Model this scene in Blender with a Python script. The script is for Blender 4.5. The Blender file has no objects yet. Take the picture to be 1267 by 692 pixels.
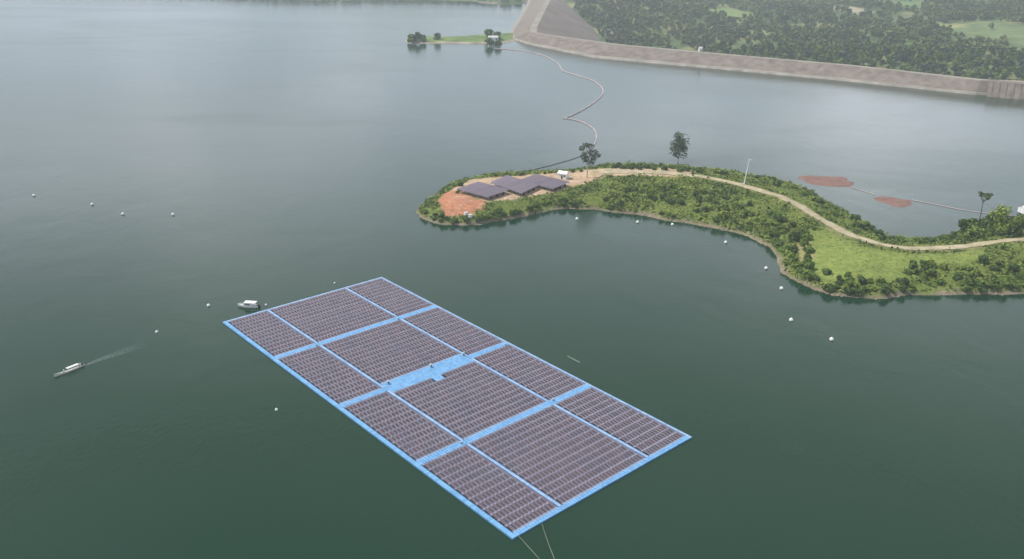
import bpy, math, random
import numpy as np
from mathutils import Vector, Matrix
random.seed(7); rng = np.random.default_rng(11)
scene = bpy.context.scene
COL = scene.collection
R = math.radians
# ------------------------------------------------------------------ survey of the place
H = 140.0; F = 1081.0; CX, CY = 633.5, 346.0
PITCH = math.atan(440/1081); ROLL = math.atan(36.5/2347)
def ray(x, y):
    dx, dy = x-CX, y-CY
    c, s = math.cos(ROLL), math.sin(ROLL)
    a, b = c*dx+s*dy, -s*dx+c*dy
    cp, sp = math.cos(PITCH), math.sin(PITCH)
    return (a, F*cp-b*sp, -F*sp-b*cp)
def P(x, y, z=0.0):
    r = ray(x, y); t = (H-z)/-r[2]
    return Vector((r[0]*t, r[1]*t, z))
def P2(x, y, z=0.0):
    p = P(x, y, z); return (p.x, p.y)

# ------------------------------------------------------------------ mesh helpers
class MB:
    def __init__(s): s.v = []; s.f = []; s.m = []
    def quad(s, a, b, c, d, m=0):
        i = len(s.v); s.v += [tuple(a), tuple(b), tuple(c), tuple(d)]; s.f.append((i, i+1, i+2, i+3)); s.m.append(m)
    def box(s, x0, y0, z0, x1, y1, z1, m=0, M=None):
        i = len(s.v)
        vs = [(x0,y0,z0),(x1,y0,z0),(x1,y1,z0),(x0,y1,z0),(x0,y0,z1),(x1,y0,z1),(x1,y1,z1),(x0,y1,z1)]
        if M is not None: vs = [tuple(M @ Vector(v)) for v in vs]
        s.v += vs
        for f in ((0,3,2,1),(4,5,6,7),(0,1,5,4),(1,2,6,5),(2,3,7,6),(3,0,4,7)):
            s.f.append(tuple(i+k for k in f)); s.m.append(m)
    def tube(s, pts, rad, n=8, m=0, cap=True):
        pts = [Vector(p) for p in pts]
        if not isinstance(rad, (list, tuple)): rad = [rad]*len(pts)
        i0 = len(s.v)
        for k, p in enumerate(pts):
            t = (pts[min(k+1, len(pts)-1)]-pts[max(k-1, 0)]).normalized()
            up = Vector((0,0,1)) if abs(t.z) < .9 else Vector((1,0,0))
            a = t.cross(up).normalized(); b = a.cross(t)
            for j in range(n):
                w = 2*math.pi*j/n
                s.v.append(tuple(p+(a*math.cos(w)+b*math.sin(w))*rad[k]))
        for k in range(len(pts)-1):
            for j in range(n):
                a = i0+k*n+j; b = i0+k*n+(j+1) % n
                s.f.append((a, b, b+n, a+n)); s.m.append(m)
        if cap:
            s.f.append(tuple(i0+j for j in range(n))[::-1]); s.m.append(m)
            s.f.append(tuple(i0+(len(pts)-1)*n+j for j in range(n))); s.m.append(m)
    def lathe(s, prof, n=12, m=0, c=(0,0,0)):
        i0 = len(s.v)
        for r, z in prof:
            for j in range(n):
                w = 2*math.pi*j/n; s.v.append((c[0]+r*math.cos(w), c[1]+r*math.sin(w), c[2]+z))
        for k in range(len(prof)-1):
            for j in range(n):
                a = i0+k*n+j; b = i0+k*n+(j+1) % n
                s.f.append((a, b, b+n, a+n)); s.m.append(m)
    def loft(s, rings, m=0, closed=False):
        i0 = len(s.v); n = len(rings[0])
        for r in rings: s.v += [tuple(p) for p in r]
        for k in range(len(rings)-1):
            for j in range(n if closed else n-1):
                a = i0+k*n+j; b = i0+k*n+(j+1) % n
                s.f.append((a, b, b+n, a+n)); s.m.append(m)
    def ngon(s, pts, m=0):
        i = len(s.v); s.v += [tuple(p) for p in pts]; s.f.append(tuple(range(i, i+len(pts)))); s.m.append(m)
    def mesh(s, name, mats, smooth=False):
        me = bpy.data.meshes.new(name); me.from_pydata(s.v, [], s.f)
        for m in (mats if isinstance(mats, (list, tuple)) else [mats]): me.materials.append(m)
        me.polygons.foreach_set('material_index', s.m)
        if smooth: me.polygons.foreach_set('use_smooth', [True]*len(s.f))
        me.update(); return me
    def build(s, name, mats, parent=None, smooth=False, loc=None):
        o = bpy.data.objects.new(name, s.mesh(name, mats, smooth)); COL.objects.link(o)
        if parent: o.parent = parent
        if loc is not None: o.location = loc
        return o
def quads_mesh(name, V, mats):            # V: (n,4,3) array of loose quads
    n = len(V); me = bpy.data.meshes.new(name)
    me.vertices.add(n*4); me.vertices.foreach_set('co', V.reshape(-1).astype(np.float32))
    me.loops.add(n*4); me.loops.foreach_set('vertex_index', np.arange(n*4, dtype=np.int32))
    me.polygons.add(n); me.polygons.foreach_set('loop_start', np.arange(0, n*4, 4, dtype=np.int32))
    me.polygons.foreach_set('loop_total', np.full(n, 4, dtype=np.int32))
    for m in (mats if isinstance(mats, (list, tuple)) else [mats]): me.materials.append(m)
    me.update(calc_edges=True); return me
def tag(o, label=None, cat=None, group=None, kind=None):
    if label: o['label'] = label
    if cat: o['category'] = cat
    if group: o['group'] = group
    if kind: o['kind'] = kind
    return o
def empty(name, loc, rz=0, label=None, cat=None, group=None):
    o = bpy.data.objects.new(name, None); COL.objects.link(o); o.empty_display_size = .5
    o.location = loc; o.rotation_euler = (0, 0, rz); return tag(o, label, cat, group)
def link(name, data, parent=None):
    o = bpy.data.objects.new(name, data); COL.objects.link(o)
    if parent: o.parent = parent
    return o

# ------------------------------------------------------------------ materials
def new_mat(name):
    m = bpy.data.materials.new(name); m.use_nodes = True
    nt = m.node_tree; b = nt.nodes['Principled BSDF']; return m, nt, b
def noise(nt, scale, detail=4, rough=.55, vec=None, dist=0):
    n = nt.nodes.new('ShaderNodeTexNoise'); n.inputs['Scale'].default_value = scale
    n.inputs['Detail'].default_value = detail; n.inputs['Roughness'].default_value = rough; n.inputs['Distortion'].default_value = dist
    if vec is None:
        t = nt.nodes.new('ShaderNodeTexCoord'); vec = t.outputs['Object']
    nt.links.new(vec, n.inputs['Vector']); return n.outputs['Fac']
def ramp(nt, fac, stops):
    r = nt.nodes.new('ShaderNodeValToRGB'); e = r.color_ramp.elements
    while len(e) < len(stops): e.new(.5)
    for k, (p, c) in enumerate(stops):
        e[k].position = p; e[k].color = (*c, 1) if len(c) == 3 else c
    nt.links.new(fac, r.inputs['Fac']); return r.outputs['Color']
def mixc(nt, fac, a, b, mode='MIX'):
    n = nt.nodes.new('ShaderNodeMix'); n.data_type = 'RGBA'; n.blend_type = mode
    for s, v in ((n.inputs['Factor'], fac), (n.inputs['A'], a), (n.inputs['B'], b)):
        if hasattr(v, 'links'): nt.links.new(v, s)
        elif isinstance(v, tuple): s.default_value = (*v, 1)
        else: s.default_value = v
    return n.outputs['Result']
def simple(name, c1, c2=None, rough=.6, scale=2., metal=0, bump=0, detail=5, lo=.35, hi=.65):
    m, nt, b = new_mat(name); c2 = c2 or tuple(x*.8 for x in c1)
    f = noise(nt, scale, detail)
    nt.links.new(ramp(nt, f, [(lo, c1), (hi, c2)]), b.inputs['Base Color'])
    b.inputs['Roughness'].default_value = rough; b.inputs['Metallic'].default_value = metal
    if bump:
        bn = nt.nodes.new('ShaderNodeBump'); bn.inputs['Strength'].default_value = .6; bn.inputs['Distance'].default_value = bump
        nt.links.new(f, bn.inputs['Height']); nt.links.new(bn.outputs['Normal'], b.inputs['Normal'])
    return m
def foliage(name, c1, c2, c3, scale=.25):
    m, nt, b = new_mat(name)
    oi = nt.nodes.new('ShaderNodeObjectInfo'); geo = nt.nodes.new('ShaderNodeNewGeometry')
    base = ramp(nt, noise(nt, scale, 3), [(.3, c1), (.5, c2), (.7, c3)])
    a = ramp(nt, oi.outputs['Random'], [(0, (.7, .8, .75)), (.5, (1, 1, 1)), (1, (1.3, 1.18, .9))])
    c = mixc(nt, 1.0, base, a, 'MULTIPLY')
    l = ramp(nt, geo.outputs['Random Per Island'], [(0, (.65, .7, .65)), (1, (1.35, 1.3, 1.2))])
    c = mixc(nt, 1.0, c, l, 'MULTIPLY')
    nt.links.new(c, b.inputs['Base Color']); b.inputs['Roughness'].default_value = .7
    b.inputs['Specular IOR Level'].default_value = .25
    return m
M = {}
def floatmat(name, c1, c2):
    m = simple(name, c1, c2, .55, .25, detail=7); nt = m.node_tree; b = nt.nodes['Principled BSDF']
    src = b.inputs['Base Color'].links[0].from_socket; geo = nt.nodes.new('ShaderNodeNewGeometry')
    l = ramp(nt, geo.outputs['Random Per Island'], [(0, (.78, .82, .86)), (.5, (1, 1, 1)), (1, (1.12, 1.1, 1.06))])
    c = mixc(nt, 1., src, l, 'MULTIPLY'); d = ramp(nt, noise(nt, .9, 8, .7), [(.52, (0,)*3), (.75, (.5,)*3)])
    nt.links.new(mixc(nt, d, c, (.22, .27, .30)), b.inputs['Base Color']); return m
M['walk'] = floatmat('walk_float', (.165, .38, .67), (.135, .335, .61))
M['walkpale'] = floatmat('walk_float_pale', (.28, .42, .66), (.23, .37, .61))
M['float'] = simple('panel_float', (.31, .31, .40), (.25, .25, .34), .6, .8)
M['steel'] = simple('dark_frame', (.012, .020, .05), (.008, .014, .035), .6, 1.)
M['alu'] = simple('aluminium_frame', (.46, .44, .50), (.38, .36, .43), .4, 1., .3)
M['white'] = simple('white_paint', (.80, .80, .80), (.70, .71, .71), .4, 1.2)
M['offwhite'] = simple('offwhite_hull', (.62, .64, .62), (.5, .52, .5), .5, 1.)
M['darkgrey'] = simple('dark_plastic', (.03, .03, .035), (.045, .045, .05), .5, 2.)
M['cabinet'] = simple('cabinet_paint', (.42, .50, .60), (.34, .42, .52), .5)
M['glass'] = simple('dark_glass', (.02, .03, .035), (.03, .04, .045), .1, 1.)
M['wood'] = simple('boat_wood', (.55, .55, .50), (.40, .40, .36), .7, 1.5)
M['bark'] = simple('bark', (.16, .13, .10), (.09, .07, .055), .9, 1.5)
M['palebark'] = simple('pale_bark', (.52, .49, .46), (.36, .33, .30), .85, 1.)
M['concrete'] = simple('concrete', (.36, .33, .30), (.24, .21, .19), .85, .2)
M['roof'] = simple('tin_roof', (.62, .62, .63), (.48, .48, .5), .5, .5)
M['rope'] = simple('rope', (.17, .20, .16), (.11, .14, .11), .8, .3)
M['boom'] = simple('boom_float', (.50, .41, .42), (.34, .28, .30), .7, .12)
M['weed'] = simple('floating_weed', (.23, .130, .105), (.15, .080, .065), .95, .2, detail=5, bump=.3, lo=.3, hi=.7)
M['skin'] = simple('skin', (.30, .18, .12), None, .6)
M['shirt'] = simple('white_shirt', (.7, .7, .7), None, .8)
M['trousers'] = simple('dark_trousers', (.04, .045, .06), None, .8)
M['leaf_dark'] = foliage('leaf_dark', (.038, .074, .022), (.066, .112, .030), (.105, .155, .040))
M['leaf_mid'] = foliage('leaf_mid', (.072, .125, .024), (.115, .175, .034), (.17, .225, .052))
M['leaf_bright'] = foliage('leaf_bright', (.09, .155, .026), (.135, .21, .036), (.19, .25, .055))
M['leaf_grey'] = foliage('leaf_grey', (.055, .078, .045), (.080, .108, .060), (.12, .15, .085), .15)
M['leaf_dry'] = foliage('leaf_dry', (.045, .050, .040), (.07, .075, .055), (.10, .10, .075), .4)
M['leaf_blend'] = foliage('leaf_blend', (.044, .072, .044), (.078, .115, .052), (.135, .175, .078), .010)

# solar panel glass: rows of dark cells with thin pale lines
def panel_mat():
    m, nt, b = new_mat('solar_cells')
    oi = noise(nt, .09, 2)
    c = ramp(nt, oi, [(.3, (.098, .080, .128)), (.5, (.135, .088, .120)), (.7, (.112, .094, .135))])
    geo = nt.nodes.new('ShaderNodeNewGeometry')
    l = ramp(nt, geo.outputs['Random Per Island'], [(0, (.72, .74, .78)), (1, (1.25, 1.2, 1.2))])
    nt.links.new(mixc(nt, 1., c, l, 'MULTIPLY'), b.inputs['Base Color'])
    b.inputs['Roughness'].default_value = .28; b.inputs['Specular IOR Level'].default_value = .6
    b.inputs['Coat Weight'].default_value = .6; b.inputs['Coat Roughness'].default_value = .15
    return m
M['cells'] = panel_mat()

# water
def water_mat():
    m, nt, b = new_mat('lake_water')
    tc = nt.nodes.new('ShaderNodeTexCoord'); mp = nt.nodes.new('ShaderNodeMapping')
    mp.inputs['Scale'].default_value = (1, .7, 1); mp.inputs['Rotation'].default_value = (0, 0, R(25))
    nt.links.new(tc.outputs['Object'], mp.inputs['Vector']); v = mp.outputs['Vector']
    big = noise(nt, .0045, 5, .55, v, .6)
    nt.links.new(ramp(nt, big, [(.3, (.005, .031, .015)), (.7, (.010, .037, .020))]), b.inputs['Base Color'])
    b.inputs['IOR'].default_value = 1.33
    mp2 = nt.nodes.new('ShaderNodeMapping'); mp2.inputs['Scale'].default_value = (.8, 1.8, 1); mp2.inputs['Rotation'].default_value = (0, 0, R(-12))
    nt.links.new(tc.outputs['Object'], mp2.inputs['Vector'])
    lanes = noise(nt, .0035, 6, .6, mp2.outputs['Vector'], 1.2)
    rr = ramp(nt, lanes, [(.34, (.10,)*3), (.52, (.14,)*3), (.70, (.21,)*3)])
    nt.links.new(rr, b.inputs['Roughness'])
    n1 = noise(nt, .55, 5, .6, v, .3); n2 = noise(nt, .05, 3, .5, v, .5)
    ad = nt.nodes.new('ShaderNodeMath'); ad.operation = 'MULTIPLY_ADD'; ad.inputs[1].default_value = 3.0
    nt.links.new(n2, ad.inputs[0]); nt.links.new(n1, ad.inputs[2])
    bp = nt.nodes.new('ShaderNodeBump'); bp.inputs['Strength'].default_value = .5; bp.inputs['Distance'].default_value = .12
    nt.links.new(ad.outputs[0], bp.inputs['Height']); nt.links.new(bp.outputs['Normal'], b.inputs['Normal'])
    return m
M['water'] = water_mat()

# ------------------------------------------------------------------ world, sun, haze
SUN_EL, SUN_AZ = 54, -80            # azimuth from +Y towards +X (degrees)
w = bpy.data.worlds.new('World'); scene.world = w; w.use_nodes = True
nt = w.node_tree; bg = nt.nodes['Background']
sky = nt.nodes.new('ShaderNodeTexSky'); sky.sky_type = 'NISHITA'; sky.sun_disc = False
sky.sun_elevation = R(SUN_EL); sky.sun_rotation = R(SUN_AZ); sky.air_density = 1.2; sky.dust_density = 2.5; sky.altitude = 200
tc = nt.nodes.new('ShaderNodeTexCoord'); sep = nt.nodes.new('ShaderNodeSeparateXYZ'); nt.links.new(tc.outputs['Generated'], sep.inputs[0])
mz = nt.nodes.new('ShaderNodeMath'); mz.operation = 'MAXIMUM'; mz.inputs[1].default_value = 0; nt.links.new(sep.outputs['Z'], mz.inputs[0])
az = nt.nodes.new('ShaderNodeMath'); az.operation = 'ADD'; az.inputs[1].default_value = .12; nt.links.new(mz.outputs[0], az.inputs[0])
dv = nt.nodes.new('ShaderNodeVectorMath'); dv.operation = 'DIVIDE'
cb = nt.nodes.new('ShaderNodeCombineXYZ')
for k in range(3): nt.links.new(az.outputs[0], cb.inputs[k])
nt.links.new(tc.outputs['Generated'], dv.inputs[0]); nt.links.new(cb.outputs[0], dv.inputs[1])
cl = noise(nt, .55, 7, .55, dv.outputs[0], .4)
mask = ramp(nt, cl, [(.34, (0, 0, 0)), (.54, (1, 1, 1))])
cloudc = ramp(nt, noise(nt, 1.1, 5, .5, dv.outputs[0]), [(.34, (5.2, 5.9, 7.0)), (.62, (11.4, 11.7, 12.4))])
ex = nt.nodes.new('ShaderNodeMath'); ex.operation = 'MULTIPLY_ADD'; ex.inputs[1].default_value = .05      # tilts the added brightness bands, higher at left, to shape the water's reflections
nt.links.new(sep.outputs['X'], ex.inputs[0]); nt.links.new(mz.outputs[0], ex.inputs[2])
grad = ramp(nt, ex.outputs[0], [(0, (.96, 1.02, 1.16)), (.10, (1.06, 1.10, 1.20)), (.17, (1.36, 1.36, 1.42)), (.245, (1.36, 1.36, 1.40)), (.35, (.84, .86, .85)), (.48, (.36, .38, .36)), (1, (.38, .39, .37))])
sc_ = nt.nodes.new('ShaderNodeMix'); sc_.data_type = 'RGBA'; sc_.blend_type = 'MULTIPLY'; sc_.clamp_result = False; sc_.inputs['Factor'].default_value = 1
xr = nt.nodes.new('ShaderNodeMapRange'); xr.inputs[1].default_value = -.5; xr.inputs[2].default_value = .15; xr.inputs[3].default_value = .70; xr.inputs[4].default_value = 1.0
nt.links.new(sep.outputs['X'], xr.inputs[0])      # cloud colour dimmed towards the left so the water reflects darker there
nt.links.new(mixc(nt, 1., cloudc, xr.outputs[0], 'MULTIPLY'), sc_.inputs['A']); nt.links.new(grad, sc_.inputs['B'])      # brightness by elevation put into the cloud colour to grade the water's reflections
nt.links.new(mixc(nt, mask, sky.outputs['Color'], sc_.outputs['Result']), bg.inputs['Color'])
bg.inputs['Strength'].default_value = .09
sd = bpy.data.lights.new('sun', 'SUN'); sd.energy = 3.0; sd.angle = R(1.5); sd.color = (1, .955, .88)
so = bpy.data.objects.new('sun', sd); COL.objects.link(so)
d = Vector((math.sin(R(SUN_AZ))*math.cos(R(SUN_EL)), math.cos(R(SUN_AZ))*math.cos(R(SUN_EL)), math.sin(R(SUN_EL))))
so.rotation_euler = d.to_track_quat('Z', 'Y').to_euler(); so.location = d*500
hb = MB(); hb.box(-3600, -400, -75, 4200, 5200, 172)
hm = bpy.data.materials.new('haze'); hm.use_nodes = True; hn = hm.node_tree
for n in list(hn.nodes): hn.nodes.remove(n)
ho = hn.nodes.new('ShaderNodeOutputMaterial'); pv = hn.nodes.new('ShaderNodeVolumePrincipled')
pv.inputs['Color'].default_value = (.80, .88, .95, 1); pv.inputs['Density'].default_value = .00018; pv.inputs['Anisotropy'].default_value = .2
hn.links.new(pv.outputs[0], ho.inputs['Volume'])
tag(hb.build('haze', hm), kind='stuff')

# ------------------------------------------------------------------ camera
cam = bpy.data.cameras.new('camera'); co = bpy.data.objects.new('camera', cam); COL.objects.link(co)
cam.sensor_width = 36; cam.lens = 36*F/1267; cam.clip_end = 20000; cam.clip_start = 1
cr, sr, cp, sp = math.cos(ROLL), math.sin(ROLL), math.cos(PITCH), math.sin(PITCH)
def pit(v): return Vector((v[0], v[1]*cp+v[2]*sp, -v[1]*sp+v[2]*cp))
X = pit((cr, 0, sr)); Y = pit((-sr, 0, cr)); Z = X.cross(Y)
co.matrix_world = Matrix(((X.x, Y.x, Z.x, 0), (X.y, Y.y, Z.y, 0), (X.z, Y.z, Z.z, H), (0, 0, 0, 1)))
scene.camera = co

# ------------------------------------------------------------------ 2-D helpers
def vnoise(x, y, seed=0):
    x = np.asarray(x, float); y = np.asarray(y, float)
    xi = np.floor(x).astype(int); yi = np.floor(y).astype(int); fx = x-xi; fy = y-yi
    fx = fx*fx*(3-2*fx); fy = fy*fy*(3-2*fy)
    def h(a, b):
        n = (a*374761393+b*668265263+seed*1442695041) & 0x7fffffff
        n = ((n ^ (n >> 13))*1274126177) & 0x7fffffff
        return ((n ^ (n >> 16)) & 0xffff)/65535.
    return (h(xi, yi)*(1-fx)+h(xi+1, yi)*fx)*(1-fy)+(h(xi, yi+1)*(1-fx)+h(xi+1, yi+1)*fx)*fy
def fbm(x, y, seed=0, o=4):
    s = 0; a = .5; t = 0
    for k in range(o): s = s+a*vnoise(np.asarray(x)*2**k, np.asarray(y)*2**k, seed+k); t += a; a *= .5
    return s/t
def inside(poly, x, y):
    x = np.asarray(x, float); y = np.asarray(y, float); r = np.zeros(x.shape, bool); n = len(poly)
    for i in range(n):
        x0, y0 = poly[i]; x1, y1 = poly[(i+1) % n]
        if y0 == y1: continue
        c = ((y0 > y) != (y1 > y)) & (x < (x1-x0)*(y-y0)/(y1-y0)+x0); r ^= c
    return r
def dist(poly, x, y, closed=True):
    x = np.asarray(x, float); y = np.asarray(y, float); D = np.full(x.shape, 1e9); n = len(poly)
    for i in range(n if closed else n-1):
        x0, y0 = poly[i]; x1, y1 = poly[(i+1) % n]; dx, dy = x1-x0, y1-y0
        t = np.clip(((x-x0)*dx+(y-y0)*dy)/max(dx*dx+dy*dy, 1e-9), 0, 1)
        D = np.minimum(D, np.hypot(x-x0-t*dx, y-y0-t*dy))
    return D
def sstep(a, b, x): t = np.clip((x-a)/(b-a), 0, 1); return t*t*(3-2*t)
def refine(pts, step, jit=0, seed=3):
    out = []; rr = random.Random(seed)
    for i in range(len(pts)-1):
        a = Vector(pts[i]); b = Vector(pts[i+1]); n = max(1, int((b-a).length/step))
        for k in range(n):
            p = a.lerp(b, k/n); 
            if k and jit: p += Vector([rr.uniform(-jit, jit) for _ in range(2)]+[0]*(len(p)-2))
            out.append(tuple(p))
    out.append(tuple(pts[-1])); return out
def smooth_line(pts, k=6):
    out = []; n = len(pts)
    for i in range(n-1):
        p0, p1, p2, p3 = [Vector(pts[min(max(j, 0), n-1)]) for j in (i-1, i, i+1, i+2)]
        for s in range(k):
            t = s/k; out.append(.5*((2*p1)+(p2-p0)*t+(2*p0-5*p1+4*p2-p3)*t*t+(3*p1-p0-3*p2+p3)*t**3))
    out.append(Vector(pts[-1])); return out
def grid_mesh(name, xs, ys, zf, mat, keep=None, colf=None):
    GX, GY = np.meshgrid(xs, ys); Zv = zf(GX, GY); ny, nx = GX.shape
    V = np.stack([GX, GY, Zv], -1).reshape(-1, 3)
    idx = np.arange(nx*ny).reshape(ny, nx)
    Fq = np.stack([idx[:-1, :-1], idx[:-1, 1:], idx[1:, 1:], idx[1:, :-1]], -1).reshape(-1, 4)
    if keep is not None:
        c = V[Fq].mean(1); Fq = Fq[keep(c[:, 0], c[:, 1], V[Fq][:, :, 2].max(1))]
    used = np.unique(Fq); mp = -np.ones(len(V), int); mp[used] = np.arange(len(used)); V = V[used]; Fq = mp[Fq]
    me = bpy.data.meshes.new(name); me.from_pydata(V.tolist(), [], Fq.tolist()); me.materials.append(mat)
    me.polygons.foreach_set('use_smooth', [True]*len(Fq))
    if colf is not None:
        C4 = np.ones((len(V), 4)); C4[:, :3] = colf(V[:, 0], V[:, 1], V[:, 2])
        a = me.color_attributes.new('cover', 'FLOAT_COLOR', 'POINT'); a.data.foreach_set('color', C4.reshape(-1).astype(np.float32))
    me.update(); return link(name, me)
def cover_mat(name, nscale, amt=.35, bump=.3, bscale=.4):
    m, nt, b = new_mat(name)
    at = nt.nodes.new('ShaderNodeAttribute'); at.attribute_name = 'cover'
    f = noise(nt, nscale, 6, .65); v = ramp(nt, f, [(.3, (1-amt,)*3), (.7, (1+amt,)*3)])
    nt.links.new(mixc(nt, 1., at.outputs['Color'], v, 'MULTIPLY'), b.inputs['Base Color'])
    b.inputs['Roughness'].default_value = .95; b.inputs['Specular IOR Level'].default_value = .1
    bn = nt.nodes.new('ShaderNodeBump'); bn.inputs['Distance'].default_value = bump; nt.links.new(noise(nt, bscale, 5), bn.inputs['Height'])
    nt.links.new(bn.outputs['Normal'], b.inputs['Normal']); return m

# ------------------------------------------------------------------ dam
CZ = 11.5
Wpx = [(1560,143),(1400,130.5),(1267,119.5),(1215,118.5),(1050,101),(860,83),(740,72.5),(655,55.5),(632,48),(631,39),(651,6),(659,-12)]
Cpx = [(1560,126),(1400,113),(1267,102),(1213,99.5),(1050,81.5),(880,66.5),(760,55.5),(680,44.5),(656,40),(656,34),(674,2),(684,-16)]
C0 = [P(x, y, CZ) for x, y in Cpx]
W0 = []
for k, p in enumerate(C0):
    q0 = P(*Wpx[k], 0)
    if 0 < k < 7:
        t = C0[k+1]-C0[k-1]; t.z = 0; t.normalize(); n = Vector((-t.y, t.x, 0)); q0 = Vector((p.x, p.y, 0))+n*abs((q0-p).dot(n))
    W0.append(q0)
# downstream offset
def offs(pts, dd):
    out = []
    for k, p in enumerate(pts):
        t = (pts[min(k+1, len(pts)-1)]-pts[max(k-1, 0)]); t.z = 0; t.normalize()
        n = Vector((t.y, -t.x, 0)); out.append(Vector((p.x, p.y, 0))+n*dd)
    return out
I0 = offs(C0, 9.0); 
T0 = offs(C0, 118.0)
# keep the inner corner of the downstream toe from folding over itself
ck = 8
for k in (7, 8, 9):
    T0[k] = P(752, 58, -36) + Vector((0, 0, 0))
T0[6] = Vector((T0[6].x, max(T0[6].y, T0[7].y-30), 0))
T0[10] = Vector((T0[10].x, T0[10].y, 0))
dm = MB()
rings = [[(p.x+(p.x-c.x)*.25, p.y+(p.y-c.y)*.25, -4) for p, c in zip(W0, C0)],
         [(p.x, p.y, .0) for p in W0],
         [tuple(p.lerp(c, .10)+Vector((0, 0, .5))) for p, c in zip(W0, C0)],
         [tuple(p.lerp(c, .20)+Vector((0, 0, -.2))) for p, c in zip(W0, C0)],
         [tuple(c) for c in C0]]
dm.loft(rings[:2], 2); dm.loft(rings[1:3], 2); dm.loft(rings[2:4], 1); dm.loft(rings[3:5], 0)
dm.loft([[tuple(c) for c in C0], [(p.x, p.y, CZ) for p in I0]], 1)
dm.loft([[(p.x, p.y, CZ) for p in I0], [(p.x, p.y, -38) for p in T0]], 3)
rip = simple('riprap', (.245, .20, .17), (.125, .103, .088), .95, .12, detail=10, bump=1.2, lo=.3, hi=.7)
crest = simple('crest_gravel', (.30, .27, .225), (.20, .18, .145), .95, .04, detail=8)
edge = simple('waterline_rock', (.19, .172, .15), (.33, .30, .265), .95, .10, detail=8)
down = simple('downstream_gravel', (.185, .142, .12), (.12, .094, .080), .95, .03, detail=9, bump=.5)
dam = dm.build('dam', [rip, crest, edge, down])
tag(dam, 'long grey brown earth and rock dam bending away between lake and forest', 'dam')

# concrete spillway at the right end of the dam
sw = empty('spillway', W0[2].lerp(C0[2], .5), 0, 'brown concrete spillway with vertical piers set in the right end of the dam', 'spillway')
a, b = P(1222, 112, 4), P(1330, 121, 4); a2, b2 = P(1222, 103, 13.6), P(1330, 111, 13.6)
def rel(v): return Vector(v)-sw.location
spc = simple('spill_pier', (.20, .165, .14), (.14, .115, .10), .9, .15); s_ = MB(); q = (b-a).normalized(); nn = Vector((q.y, -q.x, 0)) 
L = (b-a).length; ang = math.atan2(q.y, q.x)
bot = [a+nn*13, b+nn*13]; top = [a-nn*2, b-nn*2]
s_.loft([[rel((p.x, p.y, -2)) for p in bot], [rel((p.x, p.y, 12.0)) for p in top], [rel((p.x-nn.x*12, p.y-nn.y*12, 12.0)) for p in top]])
s_.build('retaining_wall', simple('spill_conc', (.22, .175, .145), (.12, .098, .082), .9, .15), sw)
for k in range(12):
    m_ = MB(); c0 = bot[0].lerp(bot[1], (k+.5)/12); c1 = top[0].lerp(top[1], (k+.5)/12)
    sec = []
    for c, z in ((c0, -2), (c1, 12.5)): sec.append([rel((c.x+q.x*.5*u-nn.x*w, c.y+q.y*.5*u-nn.y*w, z)) for u, w in ((-1, 1), (-1, -.7), (1, -.7), (1, 1))])
    m_.loft(sec, closed=True); m_.ngon(sec[1]); m_.build('pier', spc, sw)
# small white hut on the crest
def hut(name, loc, rz, sx, sy, h, label, cat, roofm=None, group=None):
    t = empty(name, loc, rz, label, cat, group)
    m_ = MB(); m_.box(-sx/2, -sy/2, 0, sx/2, sy/2, h); m_.build('wall', M['white'], t)
    r_ = MB(); o_ = .4; e = h*.35
    r_.loft([[(-sx/2-o_, -sy/2-o_, h-.1), (-sx/2-o_, 0, h+e), (-sx/2-o_, sy/2+o_, h-.1)], [(sx/2+o_, -sy/2-o_, h-.1), (sx/2+o_, 0, h+e), (sx/2+o_, sy/2+o_, h-.1)]])
    r_.ngon([(-sx/2-.003, -sy/2, h), (-sx/2-.003, sy/2, h), (-sx/2-.003, 0, h+e-.1)]); r_.ngon([(sx/2+.003, -sy/2, h), (sx/2+.003, 0, h+e-.1), (sx/2+.003, sy/2, h)])
    r_.build('roof', roofm or M['roof'], t)
    d_ = MB(); d_.box(-.5, -sy/2-.06, 0, .5, -sy/2+.02, min(2.1, h*.8)); d_.build('door', M['darkgrey'], t)
    w_ = MB(); w_.box(sx*.22, -sy/2-.05, h*.4, sx*.4, -sy/2+.02, h*.75); w_.build('window', M['glass'], t)
    return t
hut('dam_hut', P(867, 64.5, CZ)+Vector((0, 3, 0)), .1, 3.4, 3.4, 4, 'small white gauge house on the dam crest at the forest edge', 'hut')

# ------------------------------------------------------------------ land behind the dam
damline = [(p.x, p.y) for p in I0]
dl = [(p.x, p.y) for p in offs(C0, 20)]
far_x, far_y = dl[-1]
landpoly = dl + [(far_x+150, far_y+300), (far_x+150, 5200), (4200, 5200), (4200, dl[0][1]-300), (dl[0][0]+60, dl[0][1]-300)]
def land_z(x, y):
    x = np.asarray(x, float); y = np.asarray(y, float)
    dd = dist(dl, x, y, False)
    z = -34 + .055*np.clip(dd-60, 0, 900) + .03*np.clip(dd-960, 0, 4000)
    z = z + (fbm(x/260, y/260, 5)-.5)*26*sstep(60, 400, dd)
    z = z + 44*sstep(1380, 1960, y)*(1-sstep(60, 520, x-far_x*.9))
    return z
def EP(cx, cy, rx, ry, zz=-20):    # an elliptical field on the ground, given by survey directions
    c = P(cx, cy, zz); r = P(cx+rx, cy, zz)-c; t = P(cx, cy-ry, zz)-P(cx, cy+ry, zz)
    return (c.x, c.y, abs(r.x), abs(t.y)/2)
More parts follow.
